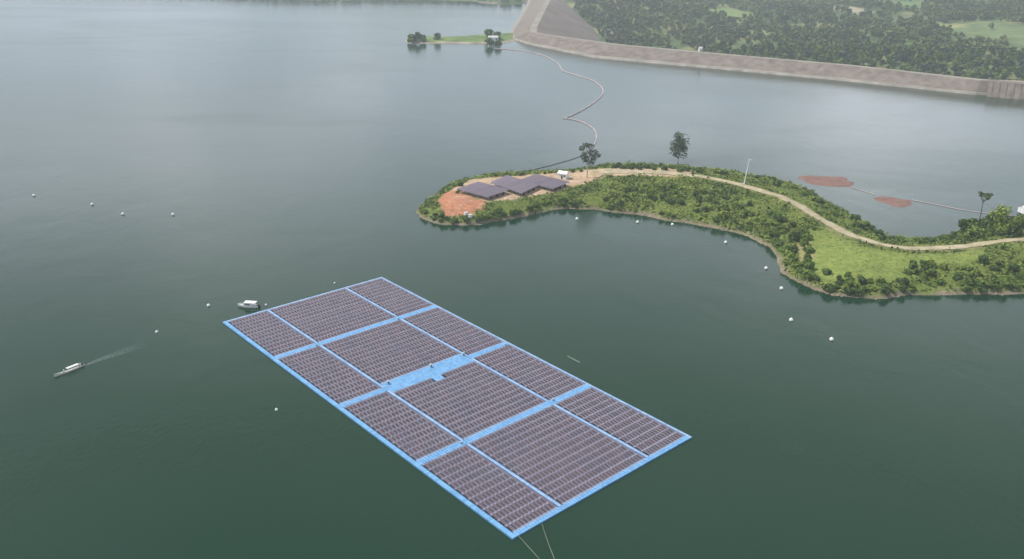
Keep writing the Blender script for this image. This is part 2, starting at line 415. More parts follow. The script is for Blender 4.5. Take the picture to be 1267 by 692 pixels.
fields = [(EP(1215, 52, 55, 15), (.13, .175, .075)), (EP(1165, 45, 26, 6), (.26, .27, .11)), (EP(1048, 22, 14, 5), (.30, .27, .19)), (EP(905, 24, 28, 6), (.16, .22, .08)),
          (EP(1190, 18, 70, 4), (.12, .17, .08)), (EP(1120, 34, 30, 4), (.13, .16, .085)), (EP(985, 38, 16, 3), (.12, .16, .07)), (EP(930, 52, 18, 2.5), (.11, .16, .06)), (EP(1215, 86, 22, 3), (.12, .17, .07)), (EP(1110, 12, 26, 5, -10), (.12, .19, .07)), (EP(1260, 74, 22, 5), (.16, .19, .09)), (EP(1070, 48, 20, 6), (.08, .15, .05)), (EP(965, 4, 26, 3), (.2, .22, .1)), (EP(1230, 3, 60, 2), (.13, .2, .08)), (EP(1130, 62, 12, 3), (.12, .2, .06)),
          ]
def fieldmask(x, y):
    out = np.zeros(np.shape(x)); 
    for (cx, cy, rx, ry), _ in fields:
        d_ = np.hypot((x-cx)/rx, (y-cy)/ry)+(fbm(x/60, y/90, 9)-.5)*.9; out = np.maximum(out, 1-sstep(.85, 1.0, d_))
    return out
def land_col(x, y, z):
    C3 = np.tile(np.array([.045, .072, .032]), (len(x), 1))
    n = fbm(x/120, y/160, 21)[:, None]; C3 = C3*(1-n)+np.array([.10, .15, .055])*n; n3 = sstep(.58, .70, fbm(x/45, y/70, 23))[:, None]; C3 = C3*(1-n3)+np.array([.22, .22, .10])*n3
    for (cx, cy, rx, ry), c in fields:
        d_ = np.hypot((x-cx)/rx, (y-cy)/ry)+(fbm(x/60, y/90, 9)-.5)*.9; m_ = (1-sstep(.85, 1.05, d_))[:, None]
        C3 = C3*(1-m_)+np.array(c)*m_*(.75+.5*fbm(x/40, y/60, 31)[:, None])
    toe = (np.abs(dist(dl, x, y, False)-104) < 9)[:, None] & (y > 1300)[:, None] & (x < 400)[:, None]
    return np.where(toe, np.array([.20, .165, .15]), C3)
land = grid_mesh('ground', np.concatenate([np.arange(-50, 1900, 14.), np.arange(1900, 4200, 70.)]), np.concatenate([np.arange(600, 2700, 14.), np.arange(2700, 5200, 70.)]), land_z, cover_mat('land_cover', .03, .35, .5, .2),
                 keep=lambda x, y, z: inside(landpoly, x, y), colf=land_col)
tag(land, kind='structure')

# far shore on the left, beyond the open water
FS = [P2(*p) for p in [(-500,-26),(60,-14),(230,-7),(320,-1.5),(400,.3),(480,-.6),(583,1.2),(598,4.6),(640,5.6),(650,5.0),(662,-10)]]
fspoly = FS+[(FS[-1][0]+170, FS[-1][1]+300), (FS[-1][0]+170, 5200), (-3500, 5200), (-3500, FS[0][1])]
def fs_z(x, y):
    s = np.where(inside(fspoly, x, y), 1, -1); dd = dist(FS, x, y, False)
    return np.where(s > 0, 9*(1-np.exp(-dd/50))+.03*dd+(fbm(x/200, y/200, 7)-.4)*20*sstep(20, 400, dd), -.2*dd)
tag(grid_mesh('hills', np.arange(-3500, 600, 24.), np.concatenate([np.arange(1500, 2700, 16.), np.arange(2700, 5200, 80.)]), fs_z, cover_mat('hill_cover', .03),
    keep=lambda x, y, z: z > -4, colf=lambda x, y, z: np.where((z < 1)[:, None], np.array([.22, .19, .15]), np.array([.05, .085, .03])*(.7+.8*fbm(x/80, y/80, 4))[:, None])), kind='structure')

# water sheet bounded by the dam's core
wl = [(p.x+(c.x-p.x)*.5, p.y+(c.y-p.y)*.5, 0) for p, c in zip(W0, C0)]
wm = MB()
wp = wl+[(wl[-1][0]+60, 5190, 0), (-3590, 5190, 0), (-3590, -390, 0), (4190, -390, 0), (4190, wl[0][1]-200, 0)]
import bmesh
bmw = bmesh.new(); vs = [bmw.verts.new(p) for p in wp]; bmw.faces.new(vs); bmesh.ops.triangulate(bmw, faces=bmw.faces[:])
bmesh.ops.recalc_face_normals(bmw, faces=bmw.faces[:])
if sum(f.normal.z*f.calc_area() for f in bmw.faces) < 0: bmesh.ops.reverse_faces(bmw, faces=bmw.faces[:])
me = bpy.data.meshes.new('water'); bmw.to_mesh(me); me.materials.append(M['water']); tag(link('water', me), kind='structure')

# ------------------------------------------------------------------ peninsula
near = [(515,262),(522,270),(535,275),(547,278),(575,279),(592,278),(612,274),(633,271),(650,268),(666,264),(682,260),(697,258),(717,259),(737,259),(760,263),(780,264.5),(800,267),(824,273),(845,275),(866,279),(893,284),(912,288),(926,292.5),(942,301),(954,306),(961,317),(964,328),(968,338),(984,347),(1005,357),(1031,365.5),(1059,368),(1093,370),(1110,367),(1125,364.5),(1160,365),(1195,364.5),(1232,364.5),(1267,363.5),(1340,366),(1500,372)]
farp = [(1500,262),(1340,268),(1300,269),(1267,272),(1233,274),(1206,279),(1185,288),(1168,296),(1150,299),(1125,298),(1100,296),(1085,289),(1060,272),(1042,262),(1023,251),(1003,239),(985,231),(966,226),(946,222),(920,218),(890,213.5),(866,211),(830,207.5),(783,205.5),(744,207),(720,211),(690,214),(650,215.5),(620,217.5),(590,220.5),(566,226),(548,234),(537,243),(524,252)]
raw = [P2(*p) for p in near+farp]
PEN = []
for i in range(len(raw)):
    a_ = Vector(raw[i]); b_ = Vector(raw[(i+1) % len(raw)]); n = max(1, int((b_-a_).length/9))
    for k in range(n):
        p = a_.lerp(b_, k/n); 
        if k: p += Vector((random.uniform(-1.2, 1.2), random.uniform(-1.2, 1.2)))
        PEN.append((p.x, p.y))
SITE = [P2(*p, 3.5) for p in [(556,236),(590,252),(622,250),(668,243),(735,228),(735,211),(650,214),(585,221)]]
def pen_z(x, y):
    x = np.asarray(x, float); y = np.asarray(y, float)
    s = inside(PEN, x, y); dd = dist(PEN, x, y)
    z = 1.0*sstep(0, 1.6, dd)+7.2*(1-np.exp(-dd/20.))
    z = z+(fbm(x/18, y/18, 3)-.5)*2.2*sstep(3, 15, dd)
    ins = inside(SITE, x, y) | (dist(SITE, x, y) < 4); z = np.where(ins, np.minimum(z, 4.6), z)
    return np.where(s, z, -.28*dd)
bb = np.array(PEN); bx0, by0 = bb.min(0)-14; bx1, by1 = bb.max(0)+14
GS = 2.0; gx = np.arange(bx0, bx1, GS); gy = np.arange(by0, by1, GS)
GXX, GYY = np.meshgrid(gx, gy); PZ = pen_z(GXX, GYY)
# raise nothing by hand: look the ground level up from the grid
def gz(x, y):
    i = (np.asarray(x)-bx0)/GS; j = (np.asarray(y)-by0)/GS
    i = np.clip(i, 0, len(gx)-1.001); j = np.clip(j, 0, len(gy)-1.001); a = i.astype(int); b = j.astype(int); fi = i-a; fj = j-b
    return (PZ[b, a]*(1-fi)+PZ[b, a+1]*fi)*(1-fj)+(PZ[b+1, a]*(1-fi)+PZ[b+1, a+1]*fi)*fj
def PL(px, py):
    z = 0.
    for _ in range(14): p = P(px, py, z); z = .5*z+.5*float(gz(np.float64(p.x), np.float64(p.y)))
    p = P(px, py, z); return p
ROADpx = [(742,214),(775,212.5),(800,213),(828,214.5),(855,217.5),(892,223.5),(926,232),(966,244),(985,253),(997,260),(1008,267),(1020,274),(1038,284),(1056,292.5),(1080,300),(1100,305),(1118,307.5),(1150,307.8),(1189,305.5),(1230,300),(1267,297),(1330,294),(1450,290)]
RW = smooth_line([PL(*p).to_2d() for p in ROADpx], 10); RWp = [(p.x, p.y) for p in RW]
PNT = {}
def zone(pts): return [PL(*p).to_2d()[:] for p in pts]
RED = zone([(541,250),(548,240),(562,236),(600,249),(596,258),(575,268),(552,268)])
SAND = zone([(556,236),(604,250),(640,246),(690,238),(728,226),(745,219),(800,218),(856,219),(856,211),(800,209),(742,209),(700,213),(620,219),(585,222)])
FIELD = zone([(992,283),(1020,287),(1060,304),(1110,313),(1170,314),(1215,308),(1225,320),(1165,328),(1130,345),(1085,350),(1040,352),(1005,340),(988,318)])
DRY = zone([(985,300),(1000,296),(1008,316),(998,330),(988,322)])
def pen_col(x, y, z):
    n = fbm(x/9, y/9, 41)[:, None]; n2 = fbm(x/30, y/30, 43)[:, None]
    C3 = np.array([.075, .115, .024])*(1-n)+np.array([.17, .205, .052])*n
    def put(poly, c, soft=4.):
        nonlocal C3
        i = inside(poly, x, y); dd = dist(poly, x, y); sd_ = np.where(i, dd, -dd)+(fbm(x/5, y/5, 47)-.5)*6
        m_ = sstep(-soft/2, soft/2, sd_)[:, None]; C3 = C3*(1-m_)+np.array(c)*m_*(.8+.4*n2)
    fn = sstep(.4, .62, fbm(x/7, y/7, 83))[:, None]; put(FIELD, (.19, .235, .058)); C3 = np.where((inside(FIELD, x, y))[:, None], C3*(1-.3*fn)+np.array([.11, .17, .045])*.3*fn, C3); put(DRY, (.27, .24, .11)); put(SAND, (.43, .31, .21)); put(RED, (.38, .17, .10)); rp = sstep(.52, .72, fbm(x/3.5, y/7, 71))[:, None]*(inside(RED, x, y) | inside(SAND, x, y))[:, None]; C3 = C3*(1-rp*.75)+np.array([.50, .36, .26])*rp*.75
    rd = dist(RWp, x, y, False)[:, None]; m_ = (1-sstep(3.5, 7.5, rd))*.55; C3 = C3*(1-m_)+np.array([.24, .22, .10])*m_
    sh = (1-sstep(.6, 1.4, z+ (fbm(x/10, y/10, 51)-.5)*2.6))[:, None]; C3 = C3*(1-sh)+np.array([.19, .155, .115])*sh*(.7+.7*n)
    return C3
def keepp(x, y, z): return z > -2.5
tag(grid_mesh('terrain', gx, gy, lambda x, y: PZ, cover_mat('peninsula_cover', .5, .35, .25, .9), keep=keepp, colf=pen_col), kind='structure')
# dirt road laid over the ridge
rdm = MB(); L_, R_ = [], []
rpts = []
for k, p in enumerate(RW):
    t = (RW[min(k+1, len(RW)-1)]-RW[max(k-1, 0)]).normalized(); n = Vector((-t.y, t.x)); wd = 2.7+3.6*max(0, 1-k/45.)
    row = []
    for s in np.linspace(-1, 1, 7):
        q_ = p+n*wd*float(s)*(1+.10*math.sin(k*.9+s*2)); row.append((q_.x, q_.y, float(gz(np.float64(q_.x), np.float64(q_.y)))+.22))
    rpts.append(row)
mx = [max(r_[k][2] for k in range(7)) for r_ in rpts]
rdm.loft(rpts); 
road = rdm.build('road', simple('dirt_road', (.46, .39, .26), (.29, .25, .16), .95, .22, detail=9), smooth=True); tag(road, kind='structure')
# wheel-track verge in the middle of the road's far half
# rocks and debris along the near shore
rk = MB(); rr = random.Random(5)
for i in range(0, len(PEN)):
    p = Vector(PEN[i])
    for _ in range(5):
        x, y = p.x+rr.uniform(-4, 4), p.y+rr.uniform(-2.4, 2.4); s = rr.uniform(.25, .9)
        z = float(gz(np.float64(x), np.float64(y))); 
        if z < -.9: continue
        vs_ = [Vector((rr.gauss(0, 1), rr.gauss(0, 1), rr.gauss(0, .6))).normalized()*s*rr.uniform(.7, 1.2) for _ in range(6)]
        base = [Vector((math.cos(a)*s, math.sin(a)*s*.7, 0)) for a in (0, 1.3, 2.4, 3.6, 5)]
        ap = Vector((0, 0, s*.6)); i0 = len(rk.v); rk.v += [(x+b.x*rr.uniform(.8, 1.2), y+b.y, z-.1) for b in base]+[(x+b.x*.5, y+b.y*.5, z+s*.5) for b in base]
        for k in range(5): rk.f.append((i0+k, i0+(k+1) % 5, i0+5+(k+1) % 5, i0+5+k)); rk.m.append(0)
        rk.f.append(tuple(i0+5+k for k in range(5))); rk.m.append(0)
tag(rk.build('shore_rocks', simple('shore_rock', (.36, .29, .22), (.20, .16, .13), .95, .3)), 'pale brown stones and driftwood strewn along the waterline of the peninsula', 'rocks', kind='stuff')

# ------------------------------------------------------------------ vegetation
def leaf_quads(cent, rad, n, size, r, flat=1.0):
    """n leaf clumps spread through a lumpy volume: returns (n,4,3)"""
    d = r.normal(size=(n, 3)); d /= np.linalg.norm(d, axis=1)[:, None]
    rr_ = rad*(.55+.5*r.random(n)**.6)
    c = cent+d*rr_[:, None]*np.array([1, 1, flat])
    nrm = d+r.normal(size=(n, 3))*.55; nrm /= np.linalg.norm(nrm, axis=1)[:, None]
    a = np.cross(nrm, r.normal(size=(n, 3))); a /= np.linalg.norm(a, axis=1)[:, None]; b = np.cross(nrm, a)
    s = (size*(.6+.8*r.random(n)))[:, None]
    return np.stack([c-a*s-b*s*.7, c+a*s-b*s*.7, c+a*s*.8+b*s*.7, c-a*s*.8+b*s*.7], 1)
def crown(seed, h0, h1, rad, lobes, per, size, flat=.8):
    r = np.random.default_rng(seed); out = []
    for k in range(lobes):
        t = r.random(); z = h0+(h1-h0)*(.15+.8*t); rr_ = rad*(.35+.65*math.sin(math.pi*min(.95, .2+.75*t)))
        a = r.random()*6.283; q_ = rr_*.62*math.sqrt(r.random())
        out.append(leaf_quads(np.array([math.cos(a)*q_, math.sin(a)*q_, z]), rad*(.26+.26*r.random()), per, size, r, flat))
    return np.concatenate(out)
def trunk(seed, h, top, r0, limbs=4, spread=2.):
    m = MB(); r = random.Random(seed); pts = [(0, 0, -.5)]; x = y = 0
    for k in range(1, 5): x += r.uniform(-.12, .12)*h*.1; y += r.uniform(-.12, .12)*h*.1; pts.append((x, y, top*k/4))
    m.tube(pts, [r0, r0*.85, r0*.7, r0*.5, r0*.3], 6)
    for k in range(limbs):
        a = r.uniform(0, 6.28); z = top*r.uniform(.45, .85); m.tube([(x*z/top, y*z/top, z), (x+math.cos(a)*spread*.5, y+math.sin(a)*spread*.5, z+h*.1), (x+math.cos(a)*spread, y+math.sin(a)*spread, z+h*.2)], [r0*.45, r0*.3, r0*.12], 5)
    return m
shrub_meshes = {}
for kind, mat in (('dark', 'leaf_dark'), ('mid', 'leaf_mid'), ('bright', 'leaf_bright')):
    shrub_meshes[kind] = []
    for v in range(4):
        Q = crown(100+v*7+len(kind), -.1, 1.9, 2.1, 11+v, 52, .27, .75); Q[:, :, 2] = np.maximum(Q[:, :, 2], -.3)
        tk = trunk(v, 1.8, 1.1, .13, 4, 1.1)
        shrub_meshes[kind].append((quads_mesh('shrub_crown', Q, M[mat]), tk.mesh('shrub_stem', M['bark'])))
def place(name, meshes, p, sc, rz, label, cat, group, parts=('crown', 'stem'), sz=None):
    t = empty(name, p, rz, label, cat, group); t.scale = (sc*rs.uniform(.75, 1.35), sc*rs.uniform(.75, 1.25), (sz or sc)*rs.uniform(.7, 1.15))
    for nm, me in zip(parts, meshes):
        o = bpy.data.objects.new(nm, me); COL.objects.link(o); o.parent = t
    return t
rs = random.Random(21)
placed = []
def try_place(px, py, kind, sc, label, group, mind=2.2, roadclear=4.5, cat='shrub', name='shrub', sz=None, shoremin=1.0):
    p = PL(px, py); x, y = p.x, p.y
    if not inside(PEN, x, y): return False
    if dist(RWp, x, y, False) < roadclear or dist(PEN, x, y) < shoremin: return False
    if any((x-a)**2+(y-b)**2 < (mind*(sc+c)*.5)**2 for a, b, c in placed): return False
    placed.append((x, y, sc)); m_ = rs.choice(shrub_meshes[kind])
    place(name, m_, p, sc, rs.uniform(0, 6.28), label, cat, group, sz=sz); return True
def interp(pl, x):
    for (x0, y0), (x1, y1) in zip(pl, pl[1:]):
        if x0 <= x <= x1: return y0+(y1-y0)*(x-x0)/(x1-x0)
nearx = [near[0]]
for q_ in near[1:]:
    if q_[0] > nearx[-1][0]: nearx.append(q_)
farx = sorted(farp)
roadx = sorted(ROADpx)
tot = 0
def scatter(n, x0, x1, f, kinds, s0, s1, label, group, **kw):
    global tot
    got = t_ = 0
    while got < n and t_ < n*30:
        t_ += 1; x = rs.uniform(x0, x1); y = f(x)
        if y is None: continue
        if try_place(x, y, rs.choice(kinds), rs.uniform(s0, s1), label, group, **kw): got += 1
    tot += got
dk = ['dark', 'dark', 'mid']; md = ['mid', 'dark', 'mid', 'bright']
def band(lo, hi, a, b):          # between two survey curves
    def f(x):
        l, h = interp(lo, x), interp(hi, x)
        return None if l is None or h is None else l+(h-l)*rs.uniform(a, b)
    return f
scatter(14, 1030, 1096, band(farx, roadx, .0, .45), dk, .9, 1.5, 'dark bushy shrub on the far bank where the dirt road dips to the inlet', 'shrubs on the far bank beside the inlet', shoremin=.5)
scatter(12, 1096, 1185, band(farx, roadx, .0, .4), dk, .9, 1.4, 'rounded dark shrub between the road bend and the inlet', 'shrubs between the road bend and the inlet', shoremin=.5)
scatter(20, 1185, 1267, band(farx, roadx, .0, .75), md, 1.3, 2.2, 'tall leafy shrub in the thicket on the far bank at the right edge', 'thicket at the right edge of the far bank', roadclear=4)
scatter(30, 745, 870, band(farx, roadx, .0, .6), dk, .7, 1.15, 'small dark bush in the row lining the far bank behind the sandy track', 'bushes lining the far bank', mind=2.6, roadclear=5, shoremin=.5)
scatter(20, 870, 1030, band(farx, roadx, .0, .32), dk, .7, 1.3, 'low bush on the far bank beyond the pale road near the white mast', 'low bushes beyond the pale road', mind=2.5, shoremin=.5)
scatter(84, 715, 960, band(roadx, nearx, .28, .93), ['dark', 'mid', 'mid', 'bright', 'bright', 'dark'], .5, 1.3, 'bushy green shrub on the slope between the road and the bay', 'shrubs covering the slope above the bay', mind=2.4)
scatter(26, 955, 1005, band(roadx, nearx, .3, .93), md, .8, 1.8, 'dense shrub at the corner of the bay beside the grass field', 'shrubs at the corner of the bay', mind=2.4)
scatter(26, 1000, 1130, band(roadx, nearx, .68, .97), dk, .7, 1.25, 'low dark shrub on the lower edge of the grass field', 'shrubs along the lower edge of the field')
scatter(38, 1120, 1267, band(roadx, nearx, .30, .95), ['dark', 'mid', 'mid', 'bright'], .7, 1.7, 'leafy shrub on the near slope at the right edge below the road', 'shrubs on the near right slope', mind=2.4)
scatter(24, 575, 720, lambda x: interp(nearx, x)-rs.uniform(1.5, 10), dk+['mid'], .7, 1.2, 'green shrub on the bank in front of the hillside solar tables', 'shrubs on the bank below the solar tables', shoremin=.8)
scatter(10, 519, 575, lambda x: interp(nearx, x)-rs.uniform(1.5, 9), dk+['mid'], .6, 1.0, 'scrubby bush at the bare red tip of the peninsula', 'bushes at the red tip', shoremin=.5)
scatter(6, 530, 570, lambda x: rs.uniform(228, 241), ['mid', 'dark'], .5, .9, 'small bush on the far side of the red earth tip', 'bushes behind the red tip', shoremin=.5)
scatter(9, 600, 720, lambda x: interp(farx, x)+rs.uniform(0, 2), ['dark'], .5, .8, 'small dark bush on the far bank behind the solar tables', 'bushes behind the solar tables', shoremin=.3)
# undergrowth: uncountable low leaf cover
n = 60000; ux = rng.uniform(bx0, bx1, n*4); uy = rng.uniform(by0, by1, n*4)
vis = (ux < P(1310, 340).x) & inside(PEN, ux, uy); ux, uy = ux[vis], uy[vis]
rd_ = dist(RWp, ux, uy, False); sd_ = dist(PEN, ux, uy)
fm = inside(FIELD, ux, uy); sm = inside(SAND, ux, uy) | inside(RED, ux, uy) | inside(DRY, ux, uy)
dens = fbm(ux/11, uy/11, 61)
k_ = (rd_ > 4.2) & (sd_ > .8) & ~sm & (rng.random(len(ux)) < np.where(fm, .05, np.clip((dens-.30)*3.2, .12, 1)))
ux, uy = ux[k_][:n], uy[k_][:n]; fm = fm[k_][:n]; dens = dens[k_][:n]
n = len(ux); uz = gz(ux, uy); hh = np.where(fm, .2, .15+2.6*np.clip(fbm(ux/3.2, uy/3.2, 63)-.42, 0, 1)*rng.random(n)*2.2)
base = np.stack([ux, uy, uz+hh], 1)
def loose(base, size):
    n = len(base); nm = rng.normal(size=(n, 3))*.6+np.array([0, 0, 1.]); nm /= np.linalg.norm(nm, axis=1)[:, None]
    a = np.cross(nm, rng.normal(size=(n, 3))); a /= np.linalg.norm(a, axis=1)[:, None]; b = np.cross(nm, a); s = size[:, None]
    return np.stack([base-a*s-b*s*.7, base+a*s-b*s*.7, base+a*s*.8+b*s*.7, base-a*s*.8+b*s*.7], 1)
sz_ = np.where(fm, .28, .5)*(.6+.8*rng.random(n))
gmat = foliage('undergrowth_leaf', (.055, .098, .020), (.115, .168, .032), (.20, .24, .055), .06)
tag(link('undergrowth', quads_mesh('undergrowth', loose(base, sz_), gmat)), 'low green grass and creepers covering the peninsula', 'undergrowth', kind='stuff')

# single trees of the peninsula
def leafy_tree(name, p, h, top_frac, rad, lobes, per, size, leaf, bark, r0, label, seed, flat=.9, limbs=6, lean=0, cat='tree', group=None):
    t = empty(name, p, 0, label, cat, group); t.rotation_euler = (0, lean, seed)
    tk = trunk(seed, h, h*.8, r0, limbs, rad*.75); tk.build('trunk', bark, t)
    link('crown', quads_mesh('crown', crown(seed, h*top_frac, h, rad, lobes, per, size, flat), leaf), t); return t
leafy_tree('tall_tree', PL(838, 207.5), 22, .28, 7.6, 22, 60, .42, M['leaf_grey'], M['palebark'], .35, 'tall sparse tree standing alone behind the sandy track', 3, .9)
# the half bare tree with a white trunk near the hut: a trunk, steep limbs and tufts
t = empty('bare_tree', PL(726, 219.5), 0, 'half bare tree with white trunk and dark tufts beside the white hut', 'tree')
tk = MB(); tufts = []
tk.tube([(0, 0, -.5), (.2, 0, 4), (-.1, .1, 8), (-.6, 0, 12), (-1.2, 0, 19)], [.42, .36, .3, .24, .1], 7)
for a_, z0, z1, s_x in ((0, 8, 13, 5.6), (.5, 9, 15, 4.), (3.2, 9, 17, -3.6), (2.4, 7, 12, -2.6), (1.5, 11, 18, 1.6), (0.2, 6.5, 9.5, 3.2)):
    e_ = (s_x, math.sin(a_)*1.5, z1); tk.tube([(0, 0, z0), (s_x*.5, e_[1]*.5, (z0+z1)*.5+.3), e_], [.2, .14, .05], 5)
    tufts.append(leaf_quads(np.array(e_), 1.9, 80, .34, rng, .75)); tufts.append(leaf_quads(np.array([s_x*.6, e_[1]*.6, z0*.4+z1*.6]), 1.7, 60, .32, rng, .8))
tufts.append(leaf_quads(np.array([-1.2, 0, 19]), 2.1, 120, .36, rng, .6)); tufts.append(leaf_quads(np.array([-.6, 0, 11]), 1.6, 150, .32, rng, 1.2))
tk.build('trunk', M['palebark'], t); link('crown', quads_mesh('crown', np.concatenate(tufts), M['leaf_grey']), t)
# flat topped tree at the right
t = empty('flat_tree', PL(1210, 280), 0, 'thin flat topped tree rising above the thicket near the right edge', 'tree'); t.scale = (1.05, 1.05, 1)
tk = MB(); tk.tube([(0, 0, -.5), (.1, 0, 6), (-.2, 0, 13)], [.3, .24, .16], 6)
tf = []
for k in range(9):
    a_ = k*.7; rr_ = 3.1*(.45+.55*rs.random()); e_ = (math.cos(a_)*rr_, math.sin(a_)*rr_, 15+rs.uniform(0, 1.6)+abs(math.cos(a_))*.8); tk.tube([(-.2, 0, 12.3), (e_[0]*.5, e_[1]*.5, 14), e_], [.13, .09, .04], 5)
    tf.append(leaf_quads(np.array(e_), .95, 60, .26, rng, .55))
tk.build('trunk', M['bark'], t); link('crown', quads_mesh('crown', np.concatenate(tf), M['leaf_dark']), t)
# slim bush on the road edge
leafy_tree('slim_tree', PL(857, 219.5), 5.2, .1, .9, 7, 60, .25, M['leaf_dark'], M['bark'], .12, 'slim dark young tree at the edge of the sandy track', 9, 1., 2)
leafy_tree('round_tree', PL(1235, 291), 13, .1, 7.0, 18, 90, .42, M['leaf_bright'], M['bark'], .3, 'bright green round tree beside the road at the right edge', 12)
leafy_tree('bushy_tree', PL(1262, 290), 9, .05, 6, 14, 90, .42, M['leaf_mid'], M['bark'], .3, 'mid green bushy tree at the very right edge in front of the shed', 19)
leafy_tree('bushy_tree', PL(1188, 291), 8.5, .15, 2.7, 12, 80, .35, M['leaf_dark'], M['bark'], .22, 'dark bushy tree on the inlet bank left of the flat topped tree', 14)
leafy_tree('bushy_tree', PL(1222, 283), 8, .2, 3.2, 12, 80, .35, M['leaf_dark'], M['bark'], .22, 'dark bushy tree directly right of the flat topped tree', 15)

# ------------------------------------------------------------------ forest beyond the dam
forest_meshes = []
for v in range(5):
    Q = crown(300+v, 3, 11+v*.6, 4.6, 10, 34, .75, .8); forest_meshes.append((quads_mesh('forest_crown', Q, M[['leaf_dark', 'leaf_mid', 'leaf_grey', 'leaf_dark', 'leaf_mid'][v]]), trunk(40+v, 11, 8, .3, 4, 2.5).mesh('forest_trunk', M['bark'])))
def land_sample(n, x0, x1, y0, y1):
    x = rng.uniform(x0, x1, n); y = rng.uniform(y0, y1, n); k = inside(landpoly, x, y) & (dist(dl, x, y, False) > 92-86*sstep(1330, 1950, y)*(x < 600))
    x, y = x[k], y[k]; k = (rng.random(len(x)) > np.clip(fieldmask(x, y)*.985+.0, 0, 1)) & (rng.random(len(x)) < .50+3.0*(fbm(x/80, y/120, 77)-.38)); x, y = x[k], y[k]
    k = (x < y*.62+80); return x[k], y[k]
fx, fy = land_sample(30000, -40, 1750, 650, 2600)
dd = dist(dl, fx, fy, False); order = np.argsort(np.hypot(fx, fy)+0*dd)
# choose the nearest trees whose tops show above the crest
fz = np.maximum(land_z(fx, fy), np.where(fx < 420, CZ-(dd+11)*.454, -99))
# is the tree top seen over the crest?
def seen(x, y, z):
    px = F*x/np.maximum(y, 1)  # rough bearing is enough here
    return True
px_ = 633.5+F*fx/(fy*math.cos(PITCH)+(H-fz)*math.sin(PITCH))
infr = (px_ < 1290) & (px_ > 690) & (dd > 112)
zc = H-(H-CZ)*(np.hypot(fx, fy)/(np.hypot(fx, fy)-dd+10))   # level of the sight line grazing the crest
vis = infr & (fz+10 > zc-1)
near_i = [i for i in order if vis[i]]
pick = []; cells = set()
for i in near_i:
    c_ = (int(fx[i]//8), int(fy[i]//11))
    if c_ in cells: continue
    cells.add(c_); pick.append(i)
    if len(pick) >= 290: break
for i in pick:
    z = float(fz[i]); v = rs.randrange(5); s = rs.uniform(.85, 1.35); xx = px_[i]
    kk = [('dense dark green tree', 'dark'), ('mid green leafy tree', 'mid green'), ('grey green tree', 'grey green'), ('dense dark green tree', 'dark'), ('mid green leafy tree', 'mid green')][v]
    zn = 'just behind the dam corner' if xx < 860 else ('behind the middle stretch of the dam' if xx < 1060 else 'behind the right stretch of the dam')
    place('forest_tree', forest_meshes[v], (float(fx[i]), float(fy[i]), z), s, rs.uniform(0, 6.28), f'{kk[0]} in the forest front {zn}', 'tree', f'{kk[1]} forest trees {zn}', ('crown', 'trunk'))
rest = np.ones(len(fx), bool); rest[pick] = False
# the rest of the wood: one mass of crowns
protoQ = [crown(500+v, 1.5, 10.5, 5.0, 8, 12, 1.25, .75) for v in range(6)]
def mass(x, y, z, smin, smax):
    out = []; 
    for v in range(6):
        k = np.arange(len(x)) % 6 == v; n = k.sum()
        if not n: continue
        s = rng.uniform(smin, smax, n); a = rng.uniform(0, 6.28, n); Q = protoQ[v][None]*s[:, None, None, None]*np.array([1, 1, .9])
        c, s2 = np.cos(a)[:, None, None], np.sin(a)[:, None, None]
        X_ = Q[..., 0]*c-Q[..., 1]*s2+x[k][:, None, None]; Y_ = Q[..., 0]*s2+Q[..., 1]*c+y[k][:, None, None]
        Z_ = Q[..., 2]+z[k][:, None, None]; out.append(np.stack([X_, Y_, Z_], -1).reshape(-1, 4, 3))
    return np.concatenate(out)
ri = np.where(rest)[0]; ri = ri[:12500]
size_n = .55+.9*fbm(fx[ri]/70, fy[ri]/70, 91)
tag(link('forest', quads_mesh('forest', mass(fx[ri], fy[ri], fz[ri], .6, 1.35), M['leaf_blend'])), 'mixed green wood spreading over the lowland beyond the dam', 'forest', kind='stuff')
# far left shore wood
x = rng.uniform(-1300, 120, 9000); y = rng.uniform(1700, 2400, 9000); k = inside(fspoly, x, y) & (dist(FS, x, y, False) > 6) & (dist(FS, x, y, False) < 170); x, y = x[k][:1600], y[k][:1600]
tag(link('shore_wood', quads_mesh('shore_wood', mass(x, y, fs_z(x, y), .5, 1.1), M['leaf_blend'])), 'dark wood lining the far shore at the top of the lake', 'wood', kind='stuff')

# ------------------------------------------------------------------ far spit with trees
SP = [P2(*p) for p in [(501,50.5),(507,47),(520,46),(545,46.5),(575,45.5),(600,43.5),(625,42),(640,42),(640,50),(622,53.5),(600,54),(560,54),(520,54),(507,53)]]
SP = refine(SP+[SP[0]], 12, 2.)[:-1]
sb = np.array(SP)
def sp_z(x, y):
    dd = dist(SP, x, y); return np.where(inside(SP, x, y), .7+2.2*(1-np.exp(-dd/9)), -.3*dd)
tag(grid_mesh('spit', np.arange(sb[:, 0].min()-12, sb[:, 0].max()+12, 4.), np.arange(sb[:, 1].min()-12, sb[:, 1].max()+12, 4.), sp_z, cover_mat('spit_cover', .06),
    keep=lambda x, y, z: z > -2, colf=lambda x, y, z: np.where((z < 1.5)[:, None], np.array([.33, .28, .22]), np.array([.13, .19, .06])*(.7+.6*fbm(x/14, y/14, 8))[:, None])), kind='structure')
